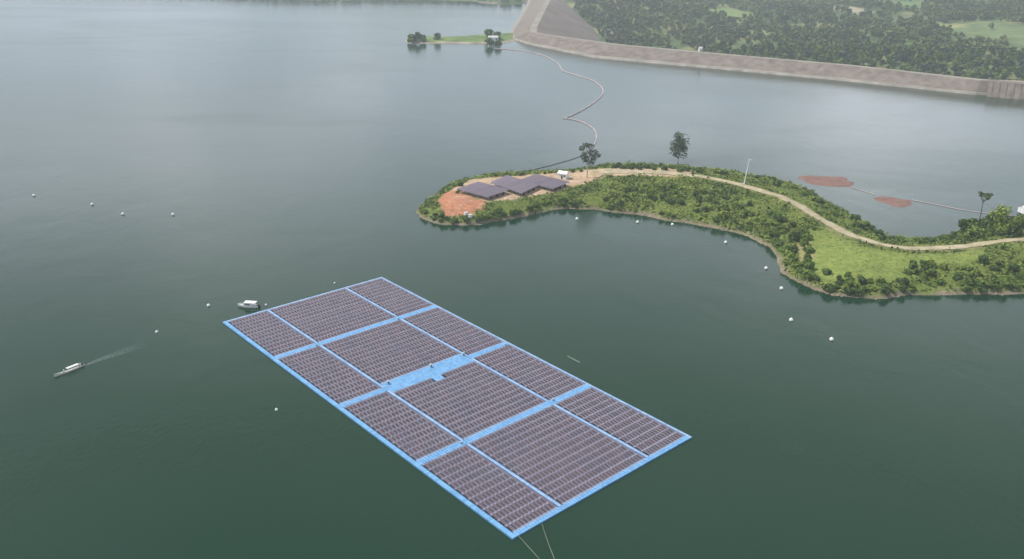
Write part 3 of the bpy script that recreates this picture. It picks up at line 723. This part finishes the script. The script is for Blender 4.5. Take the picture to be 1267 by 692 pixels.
for k, (px, py, h, rd_, lb) in enumerate([(509,52,11,6,'leftmost dark tree at the outer tip of the far grassy spit'),(515,51.5,14,7,'tallest dark tree of the clump at the outer tip of the spit'),(523,51.5,9,5,'small dark tree on the right of the clump at the spit tip'),(541,50,10,5,'lone round tree halfway along the far grassy spit'),
    (605,48,14,8,'broad dark tree on the spit behind the white cabin'),(616,50,13,6,'dark tree on the spit right of the white cabin near the dam'),(606,56,10,6,'dark tree leaning over the water in front of the white cabin'),(616,57,9,5,'small tree at the waterline where the spit meets the dam')]):
    leafy_tree('spit_tree', P(px, py, 1.5), h*.8, .0, rd_*1.05, 14, 60, .8, M['leaf_mid'] if k % 2 == 0 else M['leaf_dark'], M['bark'], .3, lb, 60+k, .75, 3, group='trees on the far spit')
ext = MB(); 
hut('cabin', P(610, 51.0, 2.4), .2, 12, 8, 5, 'white cabin among dark trees on the far spit beside the dam', 'cabin')

# ------------------------------------------------------------------ hillside solar tables on the tip
def solar_table(pts, label, h0=3.0):
    L0, F0, R0, B0 = [P(x, y, 4.6+h0) for x, y in pts]
    c = (L0+F0+R0+B0)/4; base = Vector((c.x, c.y, 4.6)); t = empty('solar_table', base, 0, label, 'solar table', 'hillside solar tables on the tip')
    e1 = (F0-L0); e2 = (B0-L0+R0-F0)/2; n1, n2 = 10, 8
    org = L0-base
    for j in range(n2):               # rows of panels, each row a part
        m_ = MB()
        for i in range(n1):
            a0 = org+e1*((i+.02)/n1)+e2*((j+.04)/n2); u_ = e1*(.96/n1); v_ = e2*(.90/n2)
            up = Vector((0, 0, .0)); dz = Vector((0, 0, .35))
            p = [a0, a0+u_, a0+u_+v_+dz, a0+v_+dz]; th = Vector((0, 0, .12))
            m_.quad(*[q_+th for q_ in p], 0); m_.loft([[q_ for q_ in p+[p[0]]], [q_+th for q_ in p+[p[0]]]], 1); m_.quad(*p[::-1], 1)
        m_.build('panel_row', [M['cells'], M['alu']], t)
    for i in range(5):
        for j in range(4):
            a0 = org+e1*((i+.5)/5)+e2*((j+.5)/4); gzz = float(gz(np.float64(base.x+a0.x), np.float64(base.y+a0.y)))-4.6
            p_ = MB(); p_.box(a0.x-.12, a0.y-.12, gzz-.4, a0.x+.12, a0.y+.12, a0.z); p_.build('post', M['steel'], t)
    bm_ = MB()
    for j in range(5):
        a0 = org+e2*((j+.01)/4*.98)+Vector((0, 0, -.25)); bm_.tube([a0, a0+e1], .13, 4)
    bm_.build('beam', M['steel'], t)
    # inverter wall boxes in the shade along the near right side
    for s in (.2, .5, .8):
        a0 = org+e1*.95+e2*s; bx = MB(); bx.box(a0.x-.6, a0.y-.4, -.1, a0.x+.6, a0.y+.4, 1.5); bx.build('inverter_box', M['darkgrey'], t)
solar_table([(565,234),(604,244.3),(630,236.5),(592,224.5)], 'leftmost and largest table of purple solar panels beside the bare red earth', 2.1)
solar_table([(606.6,226.3),(645.6,239.7),(665.8,230.3),(627.9,217.3)], 'middle table of purple solar panels between the two others on the tip', 2.1)
solar_table([(642,223.5),(684.7,234),(704.8,225.8),(663.4,216.2)], 'rightmost table of purple solar panels nearest to the white hut', 2.1)
hut('hut', PL(697, 220.5), -.5, 5.2, 4.2, 3.2, 'small white hut behind the right solar table', 'hut', M['white'])
for px, py, lb in ((576.5, 266, 'upper white crate on the bank below the red earth'), (582, 269, 'lower white crate on the bank below the red earth')):
    t = empty('crate', PL(px, py), .4, lb, 'crate', 'white crates below the red earth'); m_ = MB(); m_.box(-.8, -.7, 0, .8, .7, 1.4); m_.build('body', M['white'], t); m_ = MB(); m_.box(-.88, -.78, 1.4, .88, .78, 1.52); m_.build('lid', M['roof'], t)
# white mast
t = empty('mast', PL(920.5, 228), 0, 'slender white mast leaning beside the pale dirt road', 'mast')
m_ = MB(); m_.tube([(0, 0, -.3), (.7, 0, 7), (1.5, 0, 14.5)], [.32, .27, .2], 8); m_.build('pole', M['white'], t)
m_ = MB(); m_.box(-1.2, -1.2, -.5, 1.2, 1.2, .35); m_.build('base', M['concrete'], t)
m_ = MB(); m_.box(.9, -.25, 13.6, 3.0, .25, 13.9); m_.build('arm', M['white'], t)
m_ = MB(); m_.tube([(1.4, 0, 13), (2.9, .3, 6), (4.2, .5, -.1)], .06, 5); m_.build('stay', M['roof'], t)
# white boat-house roof at the right edge beyond the thicket
hut('shed', P(1266, 270, 0)+Vector((9, 8, .5)), .1, 13, 6, 3, 'long white roofed shed behind the thicket at the right edge', 'shed', M['white'])

# ------------------------------------------------------------------ mudbanks and boom
def bank(px, label):
    pts = [P(*p) for p in px]; c = sum(pts, Vector())/len(pts)
    poly = [(p.x-c.x, p.y-c.y) for p in smooth_line(pts+[pts[0]], 5)[:-1]]
    pa = np.array(poly); gx_ = np.arange(pa[:, 0].min()-3, pa[:, 0].max()+3, 1.5); gy_ = np.arange(pa[:, 1].min()-3, pa[:, 1].max()+3, 1.5)
    def zf(x, y):
        dd = dist(poly, x, y); return np.where(inside(poly, x, y), .55*(1-np.exp(-dd/5))+(fbm(x/7, y/7, 3)-.45)*1.0, -.3-.2*dd)
    o = grid_mesh('mudbank', gx_, gy_, zf, M['weed'], keep=lambda x, y, z: z > -1); o.location = c
    return tag(o, kind='structure')
bank([(984,219),(996,217.3),(1020,217),(1042,218.5),(1054,222),(1057,227),(1050,231.5),(1028,231.5),(1005,229),(992,224)], '')
bank([(1078,246.5),(1088,243),(1100,241.5),(1115,245.5),(1129,247.5),(1128,253),(1118,257),(1105,256),(1092,252)], '')
def boom(name, px, r, label, mat, cat='boom', k=8, seg=5.0):
    line = smooth_line([P(*p) for p in px], k); line = refine(line, seg)
    m_ = MB(); ln_ = [Vector(p) for p in line]
    base = ln_[0].copy()
    for a_, b_ in zip(ln_, ln_[1:]):
        d_ = b_-a_
        if d_.length < .1: continue
        m_.tube([a_-base+d_*.04+Vector((0, 0, r*.3)), b_-base-d_*.04+Vector((0, 0, r*.3))], r, 7)
    t = m_.build(name, mat, loc=base); return tag(t, label, cat)
boom('floating_boom', [(612,60.5),(645,63),(672,69),(690,79),(697,88),(715,94),(733,100),(744,108),(746,116),(738,125),(722,136),(702,145.5),(697,147)], .62, 'long pale debris boom curving over the lake from dam towards the trees', M['boom'])
boom('floating_boom', [(698,147),(712,149),(726,154),(736,162),(738,172),(733,183),(725,190)], .52, 'shorter hooked pale boom behind the half bare tree', M['boom'])
boom('floating_boom', [(722,192),(705,198),(680,205),(655,211),(634,216),(610,221)], .42, 'straight dark boom running behind the solar tables', simple('dark_boom', (.20, .19, .22), (.28, .26, .3), .7, .12))
boom('floating_boom', [(1128,248),(1150,252),(1180,258),(1210,263),(1240,266),(1262,268)], .28, 'thin pale boom from the small mudbank to the right bank', M['boom'])
boom('floating_boom', [(1052,232),(1066,236),(1082,241)], .28, 'short thin boom joining the two red mudbanks', M['boom'])
boom('floating_pipe', [(702.5,441.5),(709,445),(718,449.5)], .32, 'short pale pipe floating alone off the far edge of the floating solar array', M['rope'], 'pipe', 2, 30)

# ------------------------------------------------------------------ floating solar array
S = H/100.
A = P(275, 399, .4); A = P(275.3, 399, .3)
Bc, Cc, Dc = P(472, 343, .3), P(856, 541, .3), P(634, 667, .3)
U = (Dc-A); V = (Bc-A); ang = math.atan2(U.y, U.x); LU = (U.length+(Cc-Bc).length)/2; LV = (V.length+(Cc-Dc).length)/2
root = empty('floating_solar_array', (A.x, A.y, 0), ang, 'huge rectangular floating raft of solar panels with light blue walkways on the green lake', 'solar raft')
us = [0, 28.0*S, 58.3*S, 87.4*S, LU]; vs_ = [0, 12.9*S, 37.7*S, LV]
WE_V0, WE_V1, WE_U0, WE_U1, WV, WU = 1.45, .9, 1.0, 1.6, 1.05, 2.6
def deck(x0, y0, x1, y1, mat, name='walkway', pitch=1.0, z=.48, rail=False):
    m_ = MB(); nx = max(1, round((x1-x0)/pitch)); ny = max(1, round((y1-y0)/pitch)); px, py = (x1-x0)/nx, (y1-y0)/ny
    r_ = random.Random(int(x0*7+y0*13))
    for i in range(nx):
        for j in range(ny):
            zz = z+r_.uniform(-.02, .02); g_ = .035
            m_.box(x0+i*px+g_, y0+j*py+g_, -.25, x0+(i+1)*px-g_, y0+(j+1)*py-g_, zz)
    return m_.build(name, mat, root)
deck(0, 0, LU, WE_V0, M['walk']); deck(0, LV-WE_V1, LU, LV, M['walkpale'])
deck(0, WE_V0, WE_U0, LV-WE_V1, M['walkpale']); deck(LU-WE_U1, WE_V0, LU, LV-WE_V1, M['walk'])
ue = [(WE_U0, us[1]-WU/2), (us[1]+WU/2, us[2]-WU/2), (us[2]+WU/2, us[3]-WU/2), (us[3]+WU/2, LU-WE_U1)]
for k in (1, 2, 3):
    deck(us[k]-WU/2, WE_V0, us[k]+WU/2, LV-WE_V1, M['walk'], 'cross_walkway')
mid0, mid1 = us[2]-3.9, us[2]+3.4
deck(mid0, vs_[1]+.6, us[2]-WU/2, vs_[2]-.6, M['walk'], 'service_deck'); deck(us[2]+WU/2, vs_[1]+.6, mid1, vs_[2]-.6, M['walk'], 'service_deck')
deck(mid1, 25.4*S-1.7, mid1+3.2, 25.4*S+1.7, M['walk'], 'boarding_deck')
for (a, b) in ue:
    for k in (1, 2): deck(a, vs_[k]-WV/2, b, vs_[k]+WV/2, M['walkpale'], 'service_walkway')
ve = [(WE_V0, vs_[1]-WV/2), (vs_[1]+WV/2, vs_[2]-WV/2), (vs_[2]+WV/2, LV-WE_V1)]
PU, PV = 2.94, 1.274
campos = root.matrix_world
ca, sa = math.cos(ang), math.sin(ang)
panels = []
for bi, (u0, u1) in enumerate(ue):
    for bj, (v0, v1) in enumerate(ve):
        a0, a1 = u0, u1
        if bj == 1 and bi == 1: a1 = mid0
        if bj == 1 and bi == 2: a0 = mid1
        a0 += .25; a1 -= .25; b0, b1 = v0+.35, v1-.35
        nu = round((a1-a0)/PU); nv = round((b1-b0)/PV); pu = (a1-a0)/nu; pv = (b1-b0)/nv
        lat = MB()
        for i in range(nu+1):          # pontoon line under each row joint
            x = a0+i*pu; hw = .28
            for j in range(nv): lat.box(max(a0-.2, x-hw), b0+j*pv+.03, -.2, min(a1+.2, x+hw), b0+(j+1)*pv-.03, .42)
        for j in range(0, nv+1): lat.box(a0, b0+j*pv-.16, .18, a1, b0+j*pv+.16, .30, 1)  # dark frame bars, added near-black to put shade into the panel gaps
        lat.build('pontoon_grid', [M['float'], M['steel']], root)
        for i in range(nu):
            for j in range(nv):
                cx, cy = a0+(i+.5)*pu, b0+(j+.5)*pv
                if bj == 1 and bi == 2 and cx < mid1+3.4 and abs(cy-25.4*S) < 2.1: continue
                wx, wy = A.x+cx*ca-cy*sa, A.y+cx*sa+cy*ca
                panels.append((math.hypot(wx, wy), cx, cy, pu, pv))
rowt = {}
panels.sort()
def panel_quads(m_, cx, cy, tz, pu, pv):
    hx, hy = pu*.40, pv*.315; tl = .11+tz*1.5+rowt.setdefault(round(cx, 1), random.uniform(-.05, .05)); z = .66+tz
    c = [(cx-hx, cy-hy, z+tl), (cx+hx, cy-hy, z-tl), (cx+hx, cy+hy, z-tl), (cx-hx, cy+hy, z+tl)]
    i = len(m_.v); fr = .045
    k0, k1 = 1-fr/hx, 1-fr/hy
    inn = [(cx+(p[0]-cx)*k0, cy+(p[1]-cy)*k1, z-(p[0]-cx)/hx*tl*k0-.0) for p in c]
    bot = [(p[0], p[1], p[2]-.06) for p in c]
    m_.v += c+inn+bot
    for k in range(4):
        q_ = (k+1) % 4; m_.f.append((i+k, i+q_, i+4+q_, i+4+k)); m_.m.append(1); m_.f.append((i+8+k, i+8+q_, i+q_, i+k)); m_.m.append(1)
    m_.f.append((i+4, i+5, i+6, i+7)); m_.m.append(0); m_.f.append((i+11, i+10, i+9, i+8)); m_.m.append(1)
pm = None
for d_, cx, cy, pu, pv in panels[:100]:
    m_ = MB(); panel_quads(m_, 0, 0, random.uniform(-.02, .02), pu, pv)
    o = m_.build('solar_panel', [M['cells'], M['alu']], root); o.location = (cx, cy, random.uniform(-.02, .02))
m_ = MB()
for d_, cx, cy, pu, pv in panels[100:]: panel_quads(m_, cx, cy, random.uniform(-.02, .02), pu, pv)
tag(m_.build('solar_panels', [M['cells'], M['alu']], root), kind='stuff')
print('panels', len(panels))
def onraft(u, v, z=.5): return Vector((A.x+u*ca-v*sa, A.y+u*sa+v*ca, z))
def cabinet(u, v, label, s=1., post=False):
    s *= .72; t = empty('equipment_cabinet', onraft(u, v), ang, label, 'cabinet', 'cabinets on the blue walkways')
    m_ = MB(); m_.box(-.55*s, -.45*s, .25, .55*s, .45*s, 1.5*s); m_.build('body', M['cabinet'], t)
    m_ = MB(); m_.box(.55*s, -.38*s, .35, .55*s+.04, .38*s, 1.4*s); m_.build('door', M['darkgrey'], t)
    m_ = MB(); m_.box(-.65*s, -.55*s, 1.5*s, .65*s, .55*s, 1.5*s+.08); m_.build('roof', M['cabinet'], t)
    m_ = MB()
    for a_ in (-.45*s, .4*s):
        for b_ in (-.38*s, .33*s): m_.box(a_, b_, 0, a_+.07, b_+.07, .25)
    m_.build('legs', M['steel'], t)
cabinet(mid0+1.6, 14.6*S, 'grey blue equipment cabinet at the left end of the wide blue service deck', .95)
cabinet(mid0+1.2, 27.2*S, 'grey blue equipment cabinet in the middle of the wide blue service deck', .95)
cabinet(mid0+1.6, 37.0*S, 'grey blue equipment cabinet at the right end of the wide blue service deck', .95)
cabinet(us[2]+1.0, 50.3*S-2.0, 'small cabinet where the central cross walkway meets the far edge walkway', .65)
cabinet(us[1]+.9, vs_[1]-1.4, 'small cabinet at the walkway crossing nearest the moored white boat', .6)
cabinet(us[1]+.9, vs_[2]-1.2, 'small cabinet at the upper right walkway crossing', .6)
cabinet(us[3]+.2, vs_[1]-1.4, 'small cabinet at the lower left walkway crossing', .65)
cabinet(us[3]-.4, vs_[2]+1.3, 'small cabinet at the lower right walkway crossing', .7)
# mooring ropes of the raft
for px, lb in (([(641, 664), (655, 678), (672, 697), (700, 730)], 'left of the two pale mooring ropes at the near corner of the raft'), ([(670.5, 650), (678, 671), (686, 692), (700, 735)], 'right of the two pale mooring ropes near the near corner of the raft')):
    m_ = MB(); ps = [P(x, y, .06) for x, y in px]; b_ = ps[0].copy(); ps[0].z = .4
    m_.tube([p-b_ for p in smooth_line(ps, 5)], .10, 6); tag(m_.build('mooring_rope', M['rope'], loc=b_), lb, 'rope', 'mooring ropes of the raft')

# ------------------------------------------------------------------ buoys
bl = [(42,242,'white buoy at the far left of the left row of buoys'),(114,253,'second white buoy from the left in the open water'),(152,265,'third white buoy from the left in the open water'),(214,265.5,'rightmost buoy of the left row in the open water'),
 (258,378,'white buoy left of the moored white cabin boat'),(194,410.5,'small buoy between the longboat and the raft corner'),(342,506.5,'lone buoy off the near left edge of the raft'),(414,350,'faint buoy just beyond the upper edge of the raft'),(329,377,'small buoy behind the stern of the moored cabin boat'),
 (714,271,'white buoy closest to the bank below the half bare tree'),(789,275,'white buoy near the scrubby slope left of its neighbour'),(832,278,'white buoy near the scrubby slope right of its neighbour'),(898,300,'white buoy in the bright water of the bay corner'),(948,332,'white buoy close to the rocky corner of the bay'),
 (967,357,'white buoy off the rocks below the grass field'),(979,396,'white buoy second from the right in open water'),(1029,420,'outermost white buoy at the lower right')]
bp = MB(); bp.lathe([(.0, -.5), (.65, -.45), (.98, -.1), (1.02, .35), (.95, .8), (.7, 1.2), (.35, 1.4), (0, 1.45)], 14); bpm = bp.mesh('buoy_body', M['white'], True)
bc = MB(); bc.lathe([(.08, 1.4), (.08, 1.55), (.16, 1.6), (.16, 1.7), (0, 1.75)], 8); bcm = bc.mesh('buoy_top', M['offwhite'], True)
br = MB(); br.lathe([(1.0, -.05), (1.06, 0), (1.06, .1), (1.0, .14)], 14); brm = br.mesh('buoy_ring', M['darkgrey'], True)
for x, y, lb in bl:
    p = P(x, y, .3); dfac = math.hypot(p.x, p.y)/500
    s = {(414, 350): .5, (329, 377): .55, (342, 506.5): .6, (194, 410.5): .7, (258, 378): .85}.get((x, y), 1.0)
    s *= .76
    t = empty('buoy', (p.x, p.y, 0), x, lb, 'buoy', 'white mooring buoys'); t.scale = (s, s, s)
    for nm, me in (('float_body', bpm), ('top_mark', bcm), ('ring', brm)): link(nm, me, t)

# ------------------------------------------------------------------ boats
def hull(m_, Lh, Wh, D, n=14, bowup=.5, mat=0, inner=True):
    secs = []
    for k in range(n+1):
        t = k/n; x = -Lh/2+Lh*t; wd = Wh/2*(min(1, .72+t*.8) if t < .35 else 1)*(1-max(0, (t-.5)/.5)**2.4); wd = max(wd, .03)
        sh = D+bowup*max(0, (t-.45)/.55)**2; kl = -.3+.35*max(0, (t-.6)/.4)**2
        secs.append([(x, -wd, sh), (x, -wd*.95, sh*.2), (x, -wd*.45, kl), (x, 0, kl-.06), (x, wd*.45, kl), (x, wd*.95, sh*.2), (x, wd, sh)])
    m_.loft(secs, mat); m_.ngon(secs[0][::-1], mat)
    dk_ = [[(s[0][0], s[0][1]*.9, s[0][2]-D*.35), (s[0][0], 0, s[0][2]-D*.35), (s[0][0], s[6][1]*.9, s[0][2]-D*.35)] for s in secs]
    return secs, dk_
def facing(a, b): p, q_ = P(*a), P(*b); return (p+q_)/2, math.atan2((q_-p).y, (q_-p).x), (q_-p).length
c, az_, Lb = facing((320, 380.5), (294, 379)); Lb = 8.6
t = empty('cabin_boat', (c.x, c.y, 0), az_, 'small white cabin boat moored by the upper left edge of the raft', 'boat'); t.scale = (.95, 1.0, 1.0)
m_ = MB(); secs, dk_ = hull(m_, Lb, 2.9, .85); m_.build('hull', M['white'], t, True)
m_ = MB(); m_.loft(dk_); m_.build('deck', M['offwhite'], t)
m_ = MB(); x0, x1 = -1.6, 2.0
m_.loft([[(x0, -1.1, .6), (x1, -.95, .6), (x1, .95, .6), (x0, 1.1, .6)], [(x0, -1.05, 1.75), (x1-.9, -.85, 1.75), (x1-.9, .85, 1.75), (x0, 1.05, 1.75)]], 0, True); m_.build('cabin', M['white'], t)
m_ = MB(); m_.box(-3.6, -1.25, 2.0, 1.3, 1.25, 2.12); m_.build('canopy', M['white'], t)
m_ = MB(); m_.loft([[(x1-.05, -.8, .85), (x1-.85, -.74, 1.7)], [(x1-.05, .8, .85), (x1-.85, .74, 1.7)]]); m_.v = [(v[0]+.05, v[1], v[2]) for v in m_.v]; m_.build('windscreen', M['glass'], t)
for s in (-1, 1):
    m_ = MB(); m_.quad((x0+.2, s*1.12, 1.1), (x1-.9, s*1.0, 1.1), (x1-1.1, s*.94, 1.6), (x0+.2, s*1.09, 1.6)); m_.build('side_window', M['glass'], t)
    for xx in (-3.4, 1.1):
        m_ = MB(); m_.box(xx, s*1.15-.03, .6, xx+.06, s*1.15+.03, 2.0); m_.build('canopy_post', M['alu'], t)
m_ = MB(); m_.box(-5.1, -.3, .1, -4.35, .3, 1.35); m_.box(-4.9, -.12, -.5, -4.6, .12, .1); m_.build('outboard_motor', M['darkgrey'], t)
# longboat
c, az_, Lb = facing((104.5, 452.3), (67, 467)); Lb = max(Lb, 10.)
t = empty('longboat', (c.x, c.y, 0), az_, 'narrow pale longboat moving across open water at the left', 'boat')
m_ = MB(); secs, dk_ = hull(m_, Lb, 1.25, .5, 18, .7); m_.build('hull', M['wood'], t, True)
m_ = MB(); m_.loft(dk_); m_.build('deck', M['offwhite'], t)
m_ = MB(); m_.loft([[(-3.2, -.62, 1.45), (-3.2, 0, 1.65), (-3.2, .62, 1.45)], [(.9, -.62, 1.45), (.9, 0, 1.65), (.9, .62, 1.45)]]); m_.loft([[(-3.2, -.62, 1.39), (-3.2, 0, 1.59), (-3.2, .62, 1.39)], [(.9, -.62, 1.39), (.9, 0, 1.59), (.9, .62, 1.39)]]); m_.build('canopy', M['white'], t)
for xx in (-3.1, -1.2, .8):
    for s in (-1, 1): m_ = MB(); m_.box(xx-.03, s*.56-.03, .2, xx+.03, s*.56+.03, 1.42); m_.build('canopy_post', M['alu'], t)
for xx in (1.7, 2.6): m_ = MB(); m_.box(xx-.15, -.5, .38, xx+.15, .5, .44); m_.build('bench', M['wood'], t)
m_ = MB(); m_.box(-4.9, -.25, .4, -4.2, .25, .95); m_.tube([(-4.8, 0, .7), (-6.6, .1, -.1)], .05, 6); m_.build('tail_motor', M['darkgrey'], t)
# people: seated figures grown with a skin modifier
def person(loc, rz, label, hat=True):
    t = empty('person', loc, rz, label, 'person')
    J = [((0,0,.02), .15), ((0,0,.28), .13), ((0,0,.48), .15), ((0,0,.60), .06), ((.02,0,.70), .085), ((.02,0,.80), .09),
         ((.30,.1,.05), .085), ((.36,.12,-.36), .055), ((.48,.12,-.40), .045), ((.30,-.1,.05), .085), ((.36,-.12,-.36), .055), ((.48,-.12,-.40), .045),
         ((.02,.2,.50), .06), ((.10,.27,.26), .045), ((.30,.22,.18), .035), ((.37,.2,.17), .04), ((.02,-.2,.50), .06), ((.10,-.27,.26), .045), ((.30,-.22,.18), .035), ((.37,-.2,.17), .04)]
    E_ = [(0,1),(1,2),(2,3),(3,4),(4,5),(0,6),(6,7),(7,8),(0,9),(9,10),(10,11),(2,12),(12,13),(13,14),(14,15),(2,16),(16,17),(17,18),(18,19)]
    me = bpy.data.meshes.new('body'); me.from_pydata([j[0] for j in J], E_, []); me.materials.append(M['shirt']); o = link('body', me, t)
    md = o.modifiers.new('skin', 'SKIN')
    for k, sv in enumerate(me.skin_vertices[0].data): sv.radius = (J[k][1], J[k][1])
    me.skin_vertices[0].data[0].use_root = True
    o.modifiers.new('sub', 'SUBSURF').levels = 1; o.modifiers['sub'].render_levels = 2
    h_ = MB(); h_.lathe([(.22, .83), (.12, .86), (.10, .93), (0, .96)], 12, c=(.02, 0, 0)); h_.build('hat', M['offwhite'], t, True)
    f_ = MB(); f_.lathe([(0, .70), (.07, .72), (.09, .78), (.085, .83), (0, .85)], 10, c=(.05, 0, 0)); f_.build('face', M['skin'], t, True)
    tr = MB()
    for s in (-1, 1): tr.tube([(0, s*.09, .02), (.31, s*.1, .05), (.37, s*.12, -.34)], [.14, .105, .075], 8)
    tr.build('trousers', M['trousers'], t, True); return t
def inboat(x, y, z):
    return Vector((c.x+x*math.cos(az_)-y*math.sin(az_), c.y+x*math.sin(az_)+y*math.cos(az_), z))
person(inboat(1.7, 0, .52), az_, 'seated person in a white shirt and pale hat on the front bench of the longboat')
person(inboat(-3.9, 0, .58), az_, 'seated person in a white shirt steering at the stern of the longboat')
# boat wake: a low fan of ripples on the surface
wk = MB(); cs = []
for i in range(26):
    t_ = i/25; cx = -Lb/2+.2-t_*24; hw = .5+t_*2.6; row = []
    for j in range(9):
        s = j/4-1; row.append((cx, s*hw+t_*t_*2.6, .012+.05*(1-t_)*(1+math.sin(i*1.9+abs(s)*4))*(1-abs(s)**2)))
    cs.append(row)
wk.loft(cs[::-1])
wmat, wn, wb = new_mat('wake_foam'); wb.inputs['Base Color'].default_value = (.34, .40, .40, 1); wb.inputs['Roughness'].default_value = .4
tr_ = wn.nodes.new('ShaderNodeBsdfTransparent'); mx_ = wn.nodes.new('ShaderNodeMixShader'); fa = ramp(wn, noise(wn, .35, 4, .6), [(.25, (.03,)*3), (.8, (.24,)*3)])
wtc = wn.nodes.new('ShaderNodeTexCoord'); wsp = wn.nodes.new('ShaderNodeSeparateXYZ'); wn.links.new(wtc.outputs['Object'], wsp.inputs[0])
mr = wn.nodes.new('ShaderNodeMapRange'); mr.inputs[1].default_value = -28; mr.inputs[2].default_value = -5; mr.inputs[3].default_value = 0; mr.inputs[4].default_value = 1.6; wn.links.new(wsp.outputs['X'], mr.inputs[0])
mm = wn.nodes.new('ShaderNodeMath'); mm.operation = 'MULTIPLY'; mm.use_clamp = True; wn.links.new(fa, mm.inputs[0]); wn.links.new(mr.outputs[0], mm.inputs[1])
wn.links.new(mm.outputs[0], mx_.inputs[0]); wn.links.new(tr_.outputs[0], mx_.inputs[1]); wn.links.new(wb.outputs[0], mx_.inputs[2]); wn.links.new(mx_.outputs[0], wn.nodes['Material Output'].inputs['Surface'])
o = wk.build('wake', wmat, smooth=True, loc=(c.x, c.y, 0)); o.rotation_euler = (0, 0, az_); tag(o, 'pale foamy wake trailing behind the longboat', 'wake', kind='stuff')
print('shrubs', tot, 'forest near', len(pick), 'forest rest', len(ri))

# ------------------------------------------------------------------ render settings
scene.view_settings.view_transform = 'Standard'; scene.view_settings.look = 'None'; scene.view_settings.gamma = 1
scene.view_settings.exposure = 0.55; scene.view_settings.use_curve_mapping = False
scene.render.engine = 'CYCLES'; scene.cycles.volume_bounces = 1; scene.cycles.max_bounces = 6; scene.cycles.transparent_max_bounces = 8
